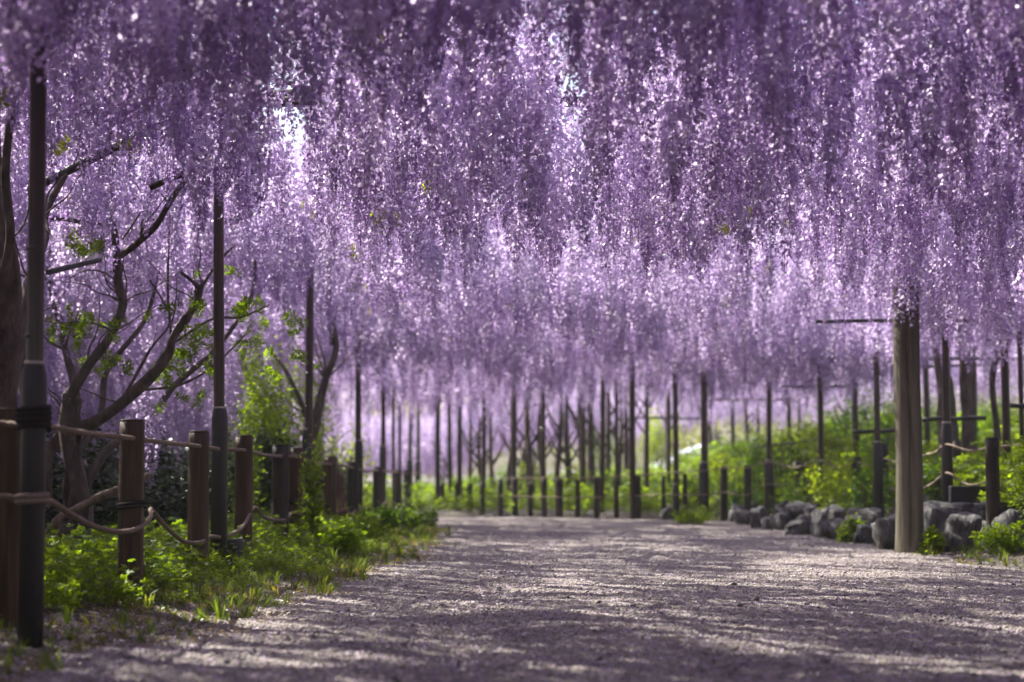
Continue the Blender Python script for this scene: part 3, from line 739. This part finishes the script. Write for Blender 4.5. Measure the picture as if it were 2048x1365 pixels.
rail(455, 446, 500, 428, 300, .024, "dark short bar just right of the second tall pole", M_rail, g6, "roof_rail", 290)
rail(300, 375, 560, 265, 330, .022, "brown roof bar meeting the top of the second tall pole", M_bamboo, g6, "roof_rail", 330)
rail(455, 350, 490, 385, 326, .040, "short pale branch stub below the second pole's top", M_log, g6, "roof_rail", 322)
for k, y in enumerate([8.5, 12.4, 18.0, 24.2, 29.5]):
    m = MB(); m.tube([(-4.5, y, 2.97), (-.5, y + .1, 3.0), (4.5, y, 2.97)], .035, 8); o = m.build("roof_beam", M_bamboo)
    tag(o, ["nearest bamboo beam hidden in the blossom over the path", "second bamboo beam over the path", "third bamboo beam over the path", "fourth bamboo beam over the path", "farthest bamboo beam over the path"][k], "beam", "bamboo beams across the trellis roof")

# ------------------------------------------------------------------ big log pillar
x, d = P_at(1816, 249)
e = empty("log_pillar", (x, d, 0), "thick weathered grey log pillar with a long crack, at the right edge of the path", "pillar")
m = MB(); H = 2.9; seg = 40; n_ = 60; vs_ = []
for i in range(n_ + 1):
    z = H * i / n_ - .05; r0 = .108 * (1 + .10 * math.exp(-z * 5)) * (1 - .05 * z / H)
    for k in range(seg):
        a = 2 * math.pi * k / seg
        rr0 = r0 * (1 + .05 * noise.noise(Vector((math.cos(a) * 1.5, math.sin(a) * 1.5, z * .9))) + .035 * noise.noise(Vector((math.cos(a) * 7, math.sin(a) * 7, z * 1.2))))
        ca = -math.pi / 2 - .12 + .10 * math.sin(z * 2.1) + .05 * math.sin(z * 7)
        dd = abs((a - ca + math.pi) % (2 * math.pi) - math.pi)
        if .05 < z < 1.95: rr0 -= .055 * max(0, 1 - dd / (.2 + .08 * math.sin(z * 5)))
        vs_.append((math.cos(a) * rr0 + .006 * math.sin(z * 3), math.sin(a) * rr0, z))
fs_ = [(i * seg + k, i * seg + (k + 1) % seg, (i + 1) * seg + (k + 1) % seg, (i + 1) * seg + k) for i in range(n_) for k in range(seg)]
fs_.append(tuple(n_ * seg + k for k in range(seg)))
m.add(vs_, fs_); m.build("trunk", M_log, e)
m = MB(); m.tube([(0, -.102, 1.93), (0, -.112, 1.93), (0, -.108, 1.93)], [.035, .026, .008], 12); m.build("knot_hole", M_dwood, e)

# ------------------------------------------------------------------ stones
def stone_mesh(seed):
    bm_v = []; seg, rings = 22, 14
    rr = random.Random(seed); off = Vector((rr.uniform(0, 50), rr.uniform(0, 50), 0))
    for i in range(rings + 1):
        th = math.pi * i / rings
        for k in range(seg):
            a = 2 * math.pi * k / seg
            v = Vector((math.sin(th) * math.cos(a), math.sin(th) * math.sin(a), math.cos(th)))
            q = max(abs(v.x), abs(v.y), abs(v.z)); v = v * (.35 + .62 / q)
            v = v * (1 + .34 * noise.noise(v * 1.1 + off) + .14 * noise.noise(v * 2.8 + off) + .05 * abs(noise.noise(v * 7 + off)))
            bm_v.append(v)
    f = [(i * seg + k, i * seg + (k + 1) % seg, (i + 1) * seg + (k + 1) % seg, (i + 1) * seg + k) for i in range(rings) for k in range(seg)]
    return mesh_np("stone", np.array([list(v) for v in bm_v]), np.array(f), M_stone, True, np.full((len(bm_v), 3), 1.0))
STONES = [stone_mesh(i) for i in range(8)]
wall = empty("stone_wall", (4, 18, 0), "low dry wall of rough grey boulders along the right side of the path", "wall")
wl = Vector(wall.location)
def stone(px, pyb, w_px, h_px, ppm, k):
    d = F / ppm; c = P(px, pyb - h_px * .5, d)
    s = (w_px / ppm * .56, .17, h_px / ppm * .58)
    ob("stone", STONES[k % 8], wall, c + Vector((0, .12, 0)) - wl, (random.uniform(-.2, .2), random.uniform(-.3, .3), random.uniform(-.5, .5) + (3.14 if k % 2 else 0)), s)
named = [(1888, 1110, 74, 88, 243), (1938, 1112, 72, 76, 247), (2003, 1112, 56, 62, 252), (2040, 1108, 70, 78, 256), (2030, 1028, 66, 32, 235), (1855, 1100, 34, 62, 235), (1960, 1045, 60, 34, 232), (1900, 1040, 90, 30, 232)]
for k, a in enumerate(named): stone(*a, k)
xk = 1788; k = 10
while xk > 1330:
    t = (1790 - xk) / 450
    ppm = 235 - 95 * min(1, t * 1.25); yb = 1092 - 50 * min(1, t * 1.15)
    wv = random.choice((18, 26, 34, 44, 56)) * random.uniform(.85, 1.15) * (1 - .35 * t)
    stone(xk, yb + random.uniform(-2, 3), wv, random.uniform(30, 58) * (1 - .45 * t), ppm + random.uniform(-4, 4), k); k += 1
    if random.random() < .85: stone(xk + 8, yb - 34 * (1 - .4 * t), wv * 1.1, random.uniform(26, 36) * (1 - .35 * t), ppm - 10, k + 3)
    xk -= wv * .86
for (px, w_) in [(1300, 26), (1275, 20), (1250, 22), (1215, 18), (1180, 16), (985, 26), (1010, 18)]:
    stone(px, 1043, w_, 14, 134, k); k += 1
# black plank on the stones
a = P(1972, 990, F / 224)
m = MB(); m.box((a.x + .35, a.y, a.z), (1.35, .09, .155)); o = m.build("black_plank", M_plank, smooth=False); tag(o, "black squared timber lying on the boulders at the right edge", "timber")
md = o.modifiers.new("bevel", 'BEVEL'); md.width = .008

# ------------------------------------------------------------------ gnarled wisteria trees at left
def limb(tree, name, pts_, seg=10, mat=M_bark, rough=.28, flute=0, c=(1, 1, 1)):
    o_ = Vector(tree.location)
    q, r_ = smooth_path([(P(px, py, d) - o_, w_ / F * d / 2) for px, py, d, w_ in pts_], 5)
    m = MB(); m.tube(q, r_, seg, rough=rough, seed=pts_[0][0], flute=flute, c=c); return m.build(name, mat, tree)
D = 13.2
t1 = empty("wisteria_tree", P(130, 1075, D), "gnarled wisteria tree with forking limbs behind the left rope fence", "tree")
limb(t1, "trunk", [(150, 1085, D, 60), (160, 1000, D, 48), (150, 940, D, 36), (138, 880, D, 34), (136, 830, D, 32), (140, 785, D, 26)], 14, rough=.5, flute=.10)
limb(t1, "limb", [(140, 790, D, 26), (176, 732, D, 20), (202, 701, D, 18), (226, 662, D, 17), (246, 609, D, 19), (236, 565, D, 18), (234, 521, D, 17), (230, 464, D, 14), (226, 400, D + .3, 10)])
limb(t1, "limb", [(234, 515, D, 15), (258, 500, D, 13), (281, 481, D - .1, 13), (312, 451, D - .2, 13), (336, 411, D - .3, 12), (365, 367, D - .4, 12), (400, 330, D - .4, 10), (480, 290, D - .3, 8)])
limb(t1, "limb", [(150, 860, D, 30), (195, 841, D - .1, 25), (244, 807, D - .2, 24), (292, 763, D - .3, 24), (336, 710, D - .3, 22), (345, 679, D - .3, 18), (369, 640, D - .3, 17), (391, 609, D - .3, 16), (403, 570, D - .3, 13)])
limb(t1, "limb", [(400, 578, D - .3, 12), (385, 563, D - .3, 7), (362, 545, D - .3, 6)])
limb(t1, "limb", [(402, 576, D - .3, 8), (412, 560, D - .3, 6), (440, 520, D - .2, 5), (470, 490, D - .2, 4)])
limb(t1, "limb", [(97, 1070, D - .4, 26), (120, 1035, D - .4, 20), (146, 1021, D - .4, 17), (195, 997, D - .4, 18), (239, 978, D - .4, 16), (300, 950, D, 12)], c=(1.9, 1.8, 1.6))
limb(t1, "limb", [(95, 1000, D + .3, 20), (93, 930, D + .3, 20), (110, 885, D + .3, 22), (135, 850, D + .3, 18)])
limb(t1, "twig", [(345, 700, D + .2, 7), (336, 590, D + .2, 5), (338, 490, D + .2, 4), (340, 430, D + .2, 3)], 6)
limb(t1, "twig", [(240, 807, D + .3, 6), (300, 700, D + .3, 5), (340, 640, D + .3, 4), (300, 560, D + .3, 4)], 6)
limb(t1, "twig", [(330, 700, D, 5), (420, 640, D, 5), (480, 635, D, 5), (540, 610, D, 3)], 6)
limb(t1, "twig", [(280, 780, D, 6), (360, 770, D, 5), (430, 730, D, 4), (500, 660, D, 3)], 6)
limb(t1, "twig", [(90, 435, D, 10), (140, 440, D, 9), (180, 447, D, 8), (225, 452, D, 7)], 6)
limb(t1, "twig", [(245, 480, D, 4), (330, 350, D, 4), (300, 375, D + .5, 4), (240, 420, D + .8, 4)], 6)
limb(t1, "twig", [(312, 450, D, 4), (290, 400, D, 3), (250, 330, D, 3)], 6)
t2 = empty("wisteria_tree", P(20, 1200, 9.6), "dark wisteria trunk at the left edge behind the nearest pole", "tree")
limb(t2, "trunk", [(-10, 1270, 9.6, 80), (5, 1050, 9.6, 62), (8, 850, 9.6, 58), (15, 700, 9.6, 52), (18, 560, 9.6, 44), (5, 430, 9.6, 38), (-15, 300, 9.6, 34), (-20, 100, 9.6, 30)], 14, rough=.5, flute=.08)
limb(t2, "limb", [(10, 830, 9.8, 30), (35, 700, 10, 26), (60, 560, 10.2, 24), (90, 480, 10.4, 18), (90, 430, 10.6, 16), (130, 350, 10.8, 12)], 10)
limb(t2, "limb", [(-10, 620, 9.5, 22), (20, 480, 9.4, 20), (10, 350, 9.3, 18), (25, 220, 9.2, 16)], 10)
t3 = empty("wisteria_tree", P(140, 1050, 15.5), "slender wisteria tree with thin bent limbs behind the gnarled one", "tree")
limb(t3, "trunk", [(155, 1050, 15.5, 26), (148, 900, 15.5, 24), (150, 780, 15.5, 18), (130, 700, 15.5, 15), (110, 610, 15.5, 13), (100, 560, 15.5, 12)])
limb(t3, "limb", [(95, 560, 15.5, 14), (105, 500, 15.5, 13), (135, 450, 15.5, 16), (160, 420, 15.5, 10)])
limb(t3, "limb", [(92, 560, 15.5, 10), (120, 530, 15.5, 9), (160, 525, 15.5, 8), (192, 522, 15.5, 6)])
limb(t3, "limb", [(100, 520, 15.5, 10), (140, 480, 15.5, 8), (175, 450, 15.5, 6), (200, 420, 15.5, 6)])
limb(t3, "limb", [(110, 550, 15.5, 6), (150, 560, 15.5, 6), (180, 560, 15.5, 7), (230, 540, 15.5, 4)])
t4 = empty("wisteria_tree", P(640, 1040, 21), "dark leaning wisteria tree behind the third tall pole", "tree")
limb(t4, "trunk", [(600, 1040, 21, 26), (612, 930, 21, 24), (630, 850, 21, 20), (650, 760, 21, 15), (672, 700, 21, 12), (668, 640, 21, 9), (680, 590, 21, 7)])
limb(t4, "limb", [(625, 870, 21, 14), (600, 800, 21, 10), (570, 740, 21, 8), (540, 700, 21, 6)])
limb(t4, "limb", [(665, 690, 21, 10), (655, 620, 21, 10), (652, 560, 21, 8), (655, 520, 21, 6)])
t5 = empty("wisteria_tree", P(1905, 1000, 21.5), "broad dark wisteria trunk right of the log pillar", "tree")
limb(t5, "trunk", [(1905, 1010, 21.5, 52), (1900, 900, 21.5, 44), (1892, 800, 21.5, 36), (1885, 740, 21.5, 30), (1870, 690, 21.5, 20), (1850, 655, 21.5, 14), (1830, 640, 21.5, 10)], 12)
limb(t5, "limb", [(1888, 780, 21.5, 18), (1893, 700, 21.5, 16), (1880, 640, 21.5, 12)])
t6 = empty("wisteria_tree", P(1935, 1000, 23), "brown wisteria trunk between two slim poles on the right", "tree")
limb(t6, "trunk", [(1938, 1000, 23, 30), (1936, 880, 23, 26), (1932, 780, 23, 26), (1928, 700, 23, 24), (1926, 620, 23, 18)], 10)
t7 = empty("wisteria_tree", P(1990, 1000, 22), "thin leaning wisteria stem near the right edge", "tree")
limb(t7, "trunk", [(1985, 990, 22, 14), (1995, 880, 22, 14), (1985, 780, 22, 12), (1990, 720, 22, 13), (2003, 630, 22, 11), (2000, 560, 22, 9)], 10)
def twigs(tree, starts, n_, d, seed, w0=5):
    rr = random.Random(seed)
    for k in range(n_):
        px, py = rr.choice(starts); a = rr.uniform(-2.6, -.5); L_ = []
        w_ = w0 * rr.uniform(.6, 1.1); dd = d + rr.uniform(-.3, .3)
        for j in range(6):
            L_.append((px, py, dd, w_ * (1 - j / 6.5))); a += rr.uniform(-.45, .45); st_ = rr.uniform(18, 38)
            px += math.cos(a) * st_; py += math.sin(a) * st_; dd += rr.uniform(-.15, .15)
        limb(tree, "twig", L_, 5)
twigs(t1, [(176, 732), (226, 662), (246, 609), (236, 565), (281, 481), (336, 411), (292, 763), (343, 679), (391, 609), (403, 570), (244, 807), (150, 860)], 26, D, 5)
twigs(t3, [(148, 800), (110, 610), (105, 500), (160, 420), (130, 700)], 12, 15.5, 6, 6)
twigs(t4, [(612, 930), (630, 850), (650, 760), (668, 640)], 12, 21, 8, 5)
twigs(t2, [(60, 560), (90, 430), (20, 480), (30, 700)], 8, 10.2, 9, 6)
for k in range(4):
    ph = k * 1.57
    limb(t1, "twisted_stem", [(146 + 15 * math.cos(ph + j * .55), 1085 - j * 36, D + .06 * math.sin(ph + j * .55), 13 - j * .6) for j in range(9)], 8, rough=.4)
limb(t2, "limb", [(60, 1040, 10.4, 34), (66, 900, 10.6, 30), (48, 760, 10.9, 26), (30, 640, 11, 22)], 10)
limb(t3, "limb", [(155, 1000, 15.5, 22), (215, 900, 15.6, 18), (290, 850, 15.7, 15), (350, 770, 15.8, 13), (430, 700, 15.9, 10), (500, 600, 16, 8), (510, 520, 16, 6)])
limb(t3, "limb", [(140, 930, 15.5, 18), (200, 830, 15.8, 14), (215, 740, 15.9, 12), (290, 640, 16, 9), (330, 520, 16, 7), (420, 420, 16, 6)])
limb(t4, "limb", [(610, 960, 21, 18), (570, 880, 21, 15), (520, 800, 21.2, 12), (480, 700, 21.4, 10), (500, 600, 21.4, 8), (560, 500, 21.4, 6)])
# forked trunks in the far row
def far_tree(px, d, h_px, w_, lab, seed):
    h_px *= 1.25
    rr = random.Random(seed); yb = 1042 - (d - 29) * 1.2
    t = empty("garden_tree", P(px, yb, d), lab, "tree", "dark forked trees behind the far row of posts")
    bend = rr.uniform(-14, 14)
    limb(t, "trunk", [(px, yb + 6, d, w_ * 1.3), (px + bend * .4, yb - h_px * .35, d, w_), (px + bend, yb - h_px * .65, d, w_ * .75), (px + bend * .7, yb - h_px, d, w_ * .4)], 8)
    for k in range(4):
        s = rr.choice((-1, 1)); y0 = yb - h_px * rr.uniform(.35, .7); L_ = rr.uniform(25, 60)
        limb(t, "limb", [(px + bend * .8, y0, d, w_ * .5), (px + bend * .8 + s * L_ * .4, y0 - L_ * .6, d, w_ * .35), (px + bend * .8 + s * L_ * .8, y0 - L_ * 1.5, d, w_ * .2)], 6)
tl = [(1015, 33, 200, 11, "dark crooked tree in the left half of the far row"), (1065, 32.5, 220, 12, "tall dark forked tree at the centre of the far row"), (1110, 34, 230, 12, "forked tree beside the broad short post"), (965, 35, 160, 11, "dark crooked tree near the bright path end"), (1165, 36, 250, 9, "thin crooked tree near the middle post"), (1290, 36, 270, 10, "thin dark tree in front of the pale sheet"), (1235, 33.5, 220, 9, "slim forked tree between two short posts at the bend"), (905, 38, 150, 10, "low dark tree over the bright path end"),
      (1140, 33, 210, 13, "dark forked tree in the middle of the far row"), (1182, 34, 240, 16, "stout forked tree left of the pale sheet"), (1215, 35, 250, 12, "thin forked tree just left of the pale sheet"), (1253, 36, 260, 12, "leaning forked tree against the pale sheet"),
      (1335, 39, 250, 9, "bare branching tree over the pale sheet"), (1425, 40, 250, 11, "bare branching tree behind the thick bend pole"), (1090, 34, 200, 14, "dark tree right of the yellow bush"), (1040, 35, 190, 12, "dark tree behind the yellow bush"),
      (985, 36, 180, 11, "dark tree left of the yellow bush"), (940, 37, 170, 10, "small dark tree above the bright path end"), (1500, 42, 260, 10, "slim bare tree behind the left end of the bank"), (1690, 36, 300, 13, "dark tree in the bank left of the big log")]
for i, a in enumerate(tl): far_tree(*a, i)

# ------------------------------------------------------------------ shrubs
def shrub_mesh(seed, nl=1500, lw=.035, col=(.10, .2, .03), mat=None, shape=(1, 1, 1), clumps=26):
    rr = np.random.default_rng(seed)
    cc = rr.normal(0, 1, (clumps, 3)); cc /= np.linalg.norm(cc, axis=1)[:, None]; cc *= rr.uniform(.35, .95, (clumps, 1)); cc[:, 2] = cc[:, 2] * .5 + .5
    ci_ = rr.integers(0, clumps, nl)
    p = cc[ci_] + rr.normal(0, .13, (nl, 3)); p[:, 2] = np.abs(p[:, 2]); p *= np.array(shape)
    d = rr.normal(0, 1, (nl, 3)); d[:, 2] = d[:, 2] * .5 + .1; d /= np.linalg.norm(d, axis=1)[:, None]
    up_ = rr.normal(0, .6, (nl, 3)) + [0, 0, 1]; sd_ = np.cross(d, up_); sd_ /= np.linalg.norm(sd_, axis=1)[:, None]; nn = np.cross(sd_, d)
    L_ = lw * rr.uniform(1.4, 2.6, (nl, 1)); W = lw * rr.uniform(.4, .62, (nl, 1))
    V = np.stack([p, p + d * L_ * .45 + sd_ * W + nn * W * .3, p + d * L_, p + d * L_ * .45 - sd_ * W + nn * W * .3], 1).reshape(-1, 3)
    b = np.arange(nl) * 4; Fc = np.concatenate([np.stack([b, b + 1, b + 2], 1), np.stack([b, b + 2, b + 3], 1)])
    c = np.array(col) * rr.uniform(.7, 1.35, (nl, 1)) * rr.uniform(.85, 1.2, (clumps, 1))[ci_]
    return mesh_np("foliage", V, Fc, mat or M_leaf, False, np.repeat(c, 4, 0))
SHK = [0]
S_lime = [(i, 1500, .034, [(.11, .19, .012), (.21, .28, .015), (.065, .13, .012)][i], M_leaf, 26) for i in range(3)]
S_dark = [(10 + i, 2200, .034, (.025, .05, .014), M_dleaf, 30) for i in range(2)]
S_loose = [(20 + i, 2000, .024, (.18, .27, .02), M_leaf, 30) for i in range(2)]
stem_m = MB()
for k in range(5):
    a = k * 1.257; stem_m.tube([(0, 0, -.05), (math.cos(a) * .15, math.sin(a) * .15, .35), (math.cos(a) * .4, math.sin(a) * .4, .85)], [.03, .02, .008], 6)
st0 = stem_m.build("stem", M_bark); ST_ME = st0.data; bpy.data.objects.remove(st0)
def shrub(x, y, s, me, lab, group, z=None, cat="shrub"):
    e = empty("leafy_shrub", (x, y, gzs(x, y) if z is None else z), lab, cat, group)
    ob("foliage", me, e, (0, 0, 0), (0, 0, random.uniform(0, 6.28))); ob("stem", ST_ME, e, (0, 0, 0), (0, 0, random.uniform(0, 6)), s)
def shrub_px(px, ytop, d, w_px, me, lab, group, cat="shrub", z=None):
    if px < 700 and ytop < 1030 and px != 625:
        d2 = max(d, 2.5 * F / (1024 - px)); w_px *= d / d2 * 1.15; d = d2      # keep clear of the post line
    x = (px - 1024) / F * d; zb_ = gzs(x, d) if z is None else z
    top = P(px, ytop, d).z; h = max(.25, top - zb_); w_ = w_px / F * d / 2
    sd_, nl, lw, colr, mt, cp = me
    vol = min(3.0, max(.35, w_ * h * 2.2)); SHK[0] += 1
    me = shrub_mesh(sd_ * 100 + SHK[0], int(nl * vol ** .8), lw, colr, mt, (w_, w_, h / 1.05), cp)
    shrub(x, d, (w_, w_, h / 1.05), me, lab, group, zb_, cat)
gg = "bushes on the green bank behind the right wall"
SB = [(1400, 935, 29, 90, 0, "small lime bush at the left end of the green bank"), (1455, 905, 30, 130, 1, "lime bush behind the two short posts left on the bank"), (1520, 880, 29, 130, 2, "lime bush behind the tall dark pole on the bank"), (1590, 868, 28, 150, 0, "broad lime bush left of centre on the bank"),
      (1650, 850, 27, 130, 1, "lime bush under the start of the long cross rail"), (1700, 790, 30, 190, 2, "tallest bright lime bush left of the big log"), (1760, 775, 28, 160, 0, "bright lime bush right behind the big log"), (1660, 915, 23.5, 110, 1, "low green bush between wall and long rail pole"),
      (1735, 930, 21.5, 110, 2, "low green bush at the foot of the pole by the big log"), (1590, 940, 25.5, 110, 0, "low green bush above the wall with the chipped post"), (1860, 880, 24, 120, 1, "green bush seen just right of the big log"), (1925, 900, 26, 120, 2, "green bush behind the brown trunks"),
      (1960, 800, 30, 170, 0, "bright lime bush behind the slim right poles"), (1880, 930, 20, 70, 2, "small lime bush at the foot of the guy line"), (2045, 850, 24, 120, 1, "green bush at the right edge behind the pipe rail"), (1490, 965, 27.5, 100, 2, "low weedy bush above the wall at the bend"),
      (1600, 840, 33, 200, 1, "far lime bush rising behind the bank"), (1500, 875, 34, 180, 0, "far lime bush behind the left end of the bank"), (1830, 790, 31, 160, 2, "far lime bush hidden behind the big log")]
for px, yt, d, w_, k, lab in SB: shrub_px(px, yt, d, w_, S_lime[k], lab, gg)
shrub_px(2072, 860, 14.2, 130, S_loose[0], "leafy fresh green branch reaching in at the right edge over the short post", gg, z=.35)
shrub_px(2010, 1085, 15.2, 120, S_loose[1], "low sprawling green plant at the foot of the boulders on the right", gg)
shrub_px(1700, 1062, 18.5, 60, S_loose[0], "small weedy plant among the stones left of the big log", gg)
shrub_px(1860, 1060, 15.8, 40, S_loose[1], "thin weedy plant at the right foot of the big log", gg)
shrub_px(1590, 1035, 23.5, 50, S_loose[0], "small weedy plant at the foot of the wall by the chipped post", gg)
shrub_px(1385, 1015, 25.5, 90, S_loose[1], "small weedy plant at the foot of the thick bend pole", gg)
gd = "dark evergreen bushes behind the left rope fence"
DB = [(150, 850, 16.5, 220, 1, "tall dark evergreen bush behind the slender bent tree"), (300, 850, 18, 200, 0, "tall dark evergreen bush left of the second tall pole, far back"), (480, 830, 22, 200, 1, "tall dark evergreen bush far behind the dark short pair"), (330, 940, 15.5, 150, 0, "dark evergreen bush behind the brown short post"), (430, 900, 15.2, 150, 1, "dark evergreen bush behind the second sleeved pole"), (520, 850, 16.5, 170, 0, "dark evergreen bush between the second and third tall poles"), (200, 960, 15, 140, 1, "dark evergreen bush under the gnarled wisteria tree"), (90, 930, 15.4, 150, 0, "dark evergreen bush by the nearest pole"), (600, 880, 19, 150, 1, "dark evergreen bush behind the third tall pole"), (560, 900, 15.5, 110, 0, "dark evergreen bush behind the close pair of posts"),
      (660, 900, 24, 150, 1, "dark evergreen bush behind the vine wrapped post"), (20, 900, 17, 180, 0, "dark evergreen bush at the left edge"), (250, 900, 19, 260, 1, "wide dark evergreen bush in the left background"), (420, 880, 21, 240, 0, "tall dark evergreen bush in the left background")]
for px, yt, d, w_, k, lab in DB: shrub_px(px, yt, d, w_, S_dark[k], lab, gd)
gv = "lime leafed shrubs behind the left rope fence"
VB = [(560, 760, 17.5, 110, 0, "dense lime lit shrub low behind the close post pair", "loose"), (600, 700, 22, 90, 1, "lime lit foliage just behind the third tall pole", "loose"), (550, 690, 15.8, 120, 0, "tall lime leafed shrub left of the third tall pole", "loose"), (525, 640, 17.5, 110, 1, "sunlit airy shrub with lime leaves above the dark bush", "loose"), (490, 760, 16, 110, 0, "airy green shrub right of the second tall pole", "loose"), (625, 905, 16.2, 60, 1, "small bright lime shrub between close post pair and vine", "loose"),
      (640, 520, 24, 90, 0, "yellow green foliage high behind the third tall pole", "loose"), (690, 850, 24, 120, 1, "rounded green bush behind the fourth tall pole", "lime"), (800, 1045, 22, 130, 0, "low green bush at the foot of the last left poles", "lime"), (725, 1060, 17.3, 110, 1, "low lime weeds at the foot of the dark short post", "loose"), (840, 1035, 23.8, 60, 2, "dense low bush at the corner where the path bends", "lime"), (760, 1040, 19.5, 110, 2, "low green bush at the foot of the fifth tall pole", "lime"),
      (690, 1040, 15.0, 80, 0, "bright lime seedling shrub in front of the vine", "loose")]
for px, yt, d, w_, k, lab, kd in VB: shrub_px(px, yt, d, w_, (S_lime[k] if kd == "lime" else S_loose[k % 2]), lab, gv)
gy = "yellow green bushes behind the far row of posts"
for px, yt, d, w_, lab in [(1150, 930, 33, 60, "yellow bush near the middle of the far row"), (1062, 915, 34, 60, "yellow green bush at the centre of the far row"), (945, 950, 35, 90, "yellow green bush left of centre in the far row"), (890, 985, 33, 60, "low green bush near the bright path end"), (1215, 940, 34, 60, "yellow green bush left of the pale sheet"), (1290, 1000, 34, 80, "low green bush in front of the pale sheet"), (1350, 980, 33, 70, "green bush right of the pale sheet"),
    (1110, 960, 38, 80, "hazy yellow green bush right of the centre trunks"), (1010, 930, 38, 70, "hazy yellow green bush between the centre trunks"), (1320, 820, 45, 110, "loose yellow green tree top over the pale sheet"), (1195, 840, 46, 90, "loose yellow green tree top left of the pale sheet")]:
    shrub_px(px, yt, d, w_, S_lime[random.randrange(3)], lab, gy)

# pale sheet beyond the far posts
a = P(1330, 960, 46)
m = MB()
vv = [P(1240, 995, 44), P(1395, 985, 44), P(1410, 885, 50), P(1355, 905, 50), P(1290, 935, 49), P(1250, 960, 48)]
m.add(vv + [v + Vector((0, .05, -.12)) for v in vv], [(0, 1, 2, 3, 4, 5), (6, 7, 1, 0), (7, 8, 2, 1), (11, 10, 9, 8, 7, 6), (8, 9, 3, 2), (9, 10, 4, 3), (10, 11, 5, 4), (11, 6, 0, 5)])
o = m.build("pale_sheet", M_white, smooth=False); tag(o, "pale bluish white sloping sheet seen between the far posts", "sheet")

# ------------------------------------------------------------------ far trees closing the garden
T_far = [shrub_mesh(40 + i, 2600, .03, c, shape=(1, 1, 1), clumps=34) for i, c in enumerate([(.13, .16, .06), (.17, .18, .09), (.18, .22, .06)])]
gt = "broad trees far behind the garden"
labs = ["left of the gnarled tree", "behind the second tall pole", "behind the third tall pole", "behind the last left poles", "above the bright path end", "behind the centre of the far row", "above the pale sheet", "behind the thick bend pole", "over the green bank", "behind the big log", "behind the right trunks", "at the right edge"]
for i, px in enumerate([-100, 120, 330, 620, 880, 1060, 1260, 1430, 1600, 1780, 1950, 2150]):
    d = random.uniform(78, 105); x = (px - 1024) / F * d
    e = empty("broad_tree", (x, d, 0), "far pale green tree " + labs[i], "tree", gt)
    ob("crown", T_far[i % 3], e, (0, 0, .5), (0, 0, random.uniform(0, 6)), (4.2, 4.2, random.uniform(5.0, 7.5)))
    m = MB(); m.tube([(0, 0, -.1), (.1, 0, 1.5), (0, .1, 3.5)], [.25, .2, .1], 8); m.build("trunk", M_bark, e)

# leaf sprays on the limbs of the gnarled trees
SPRAY = [herb_mesh(80 + i, .14, 2, (.12, .19, .015), .02, 4, .11) for i in range(3)]
for tr, boxes in ((t1, [(150, 640, 240, 760, 16), (300, 600, 500, 720, 16), (280, 720, 420, 830, 14), (140, 460, 200, 540, 6), (470, 620, 600, 760, 16), (380, 560, 520, 640, 8)]), (t3, [(90, 600, 190, 700, 6), (150, 480, 200, 560, 6)]), (t4, [(600, 540, 660, 620, 14), (580, 620, 640, 800, 8)])):
    for (x0, y0, x1, y1, n_) in boxes:
        for k in range(n_):
            d = (D if tr is t1 else 15.5 if tr is t3 else 21) + random.uniform(-.5, .5)
            q = P(random.uniform(x0, x1), random.uniform(y0, y1), d) - Vector(tr.location)
            sc0 = random.uniform(.4, .8); ob("leaf_spray", SPRAY[k % 3], tr, q, (random.uniform(-1.2, 1.2), random.uniform(-1.2, 1.2), random.uniform(0, 6)), (sc0,) * 3)

# young leaves among the canopy
sprig = [herb_mesh(60 + i, .16, 2, (.22, .26, .04), .02, 5, .12) for i in range(2)]
ns = 3200
sx = rng.uniform(-6, 7, ns); sy = rng.uniform(7, 34, ns); kz = lowf(sx, sy, 14.0, 1.1) > .28; sx, sy = sx[kz], sy[kz]
lv = scatter("young_leaf_mass", np.stack([sx, sy, rng.uniform(2.2, 3.05, len(sx))], 1) - np.array(cl), np.stack([rng.normal(0, .8, len(sx)), rng.normal(0, .8, len(sx)), rng.uniform(0, 6, len(sx))], 1), rng.uniform(.4, .9, len(sx)), rng.integers(0, 2, len(sx)), sprig, None, parent=canopy)

# ------------------------------------------------------------------ air
m, nt_, b_ = newmat("haze_air"); nt_.nodes.remove(b_)
pv = nt_.nodes.new("ShaderNodeVolumePrincipled"); pv.inputs['Color'].default_value = (.93, .92, .95, 1); pv.inputs['Density'].default_value = .0018; pv.inputs['Anisotropy'].default_value = .4
nt_.links.new(pv.outputs[0], nt_.nodes['Material Output'].inputs['Volume'])
mb = MB(); mb.box((0, 50, 4.6), (400, 180, 11.6)); hz = mb.build("haze", m, smooth=False); tag(hz, kind="stuff")
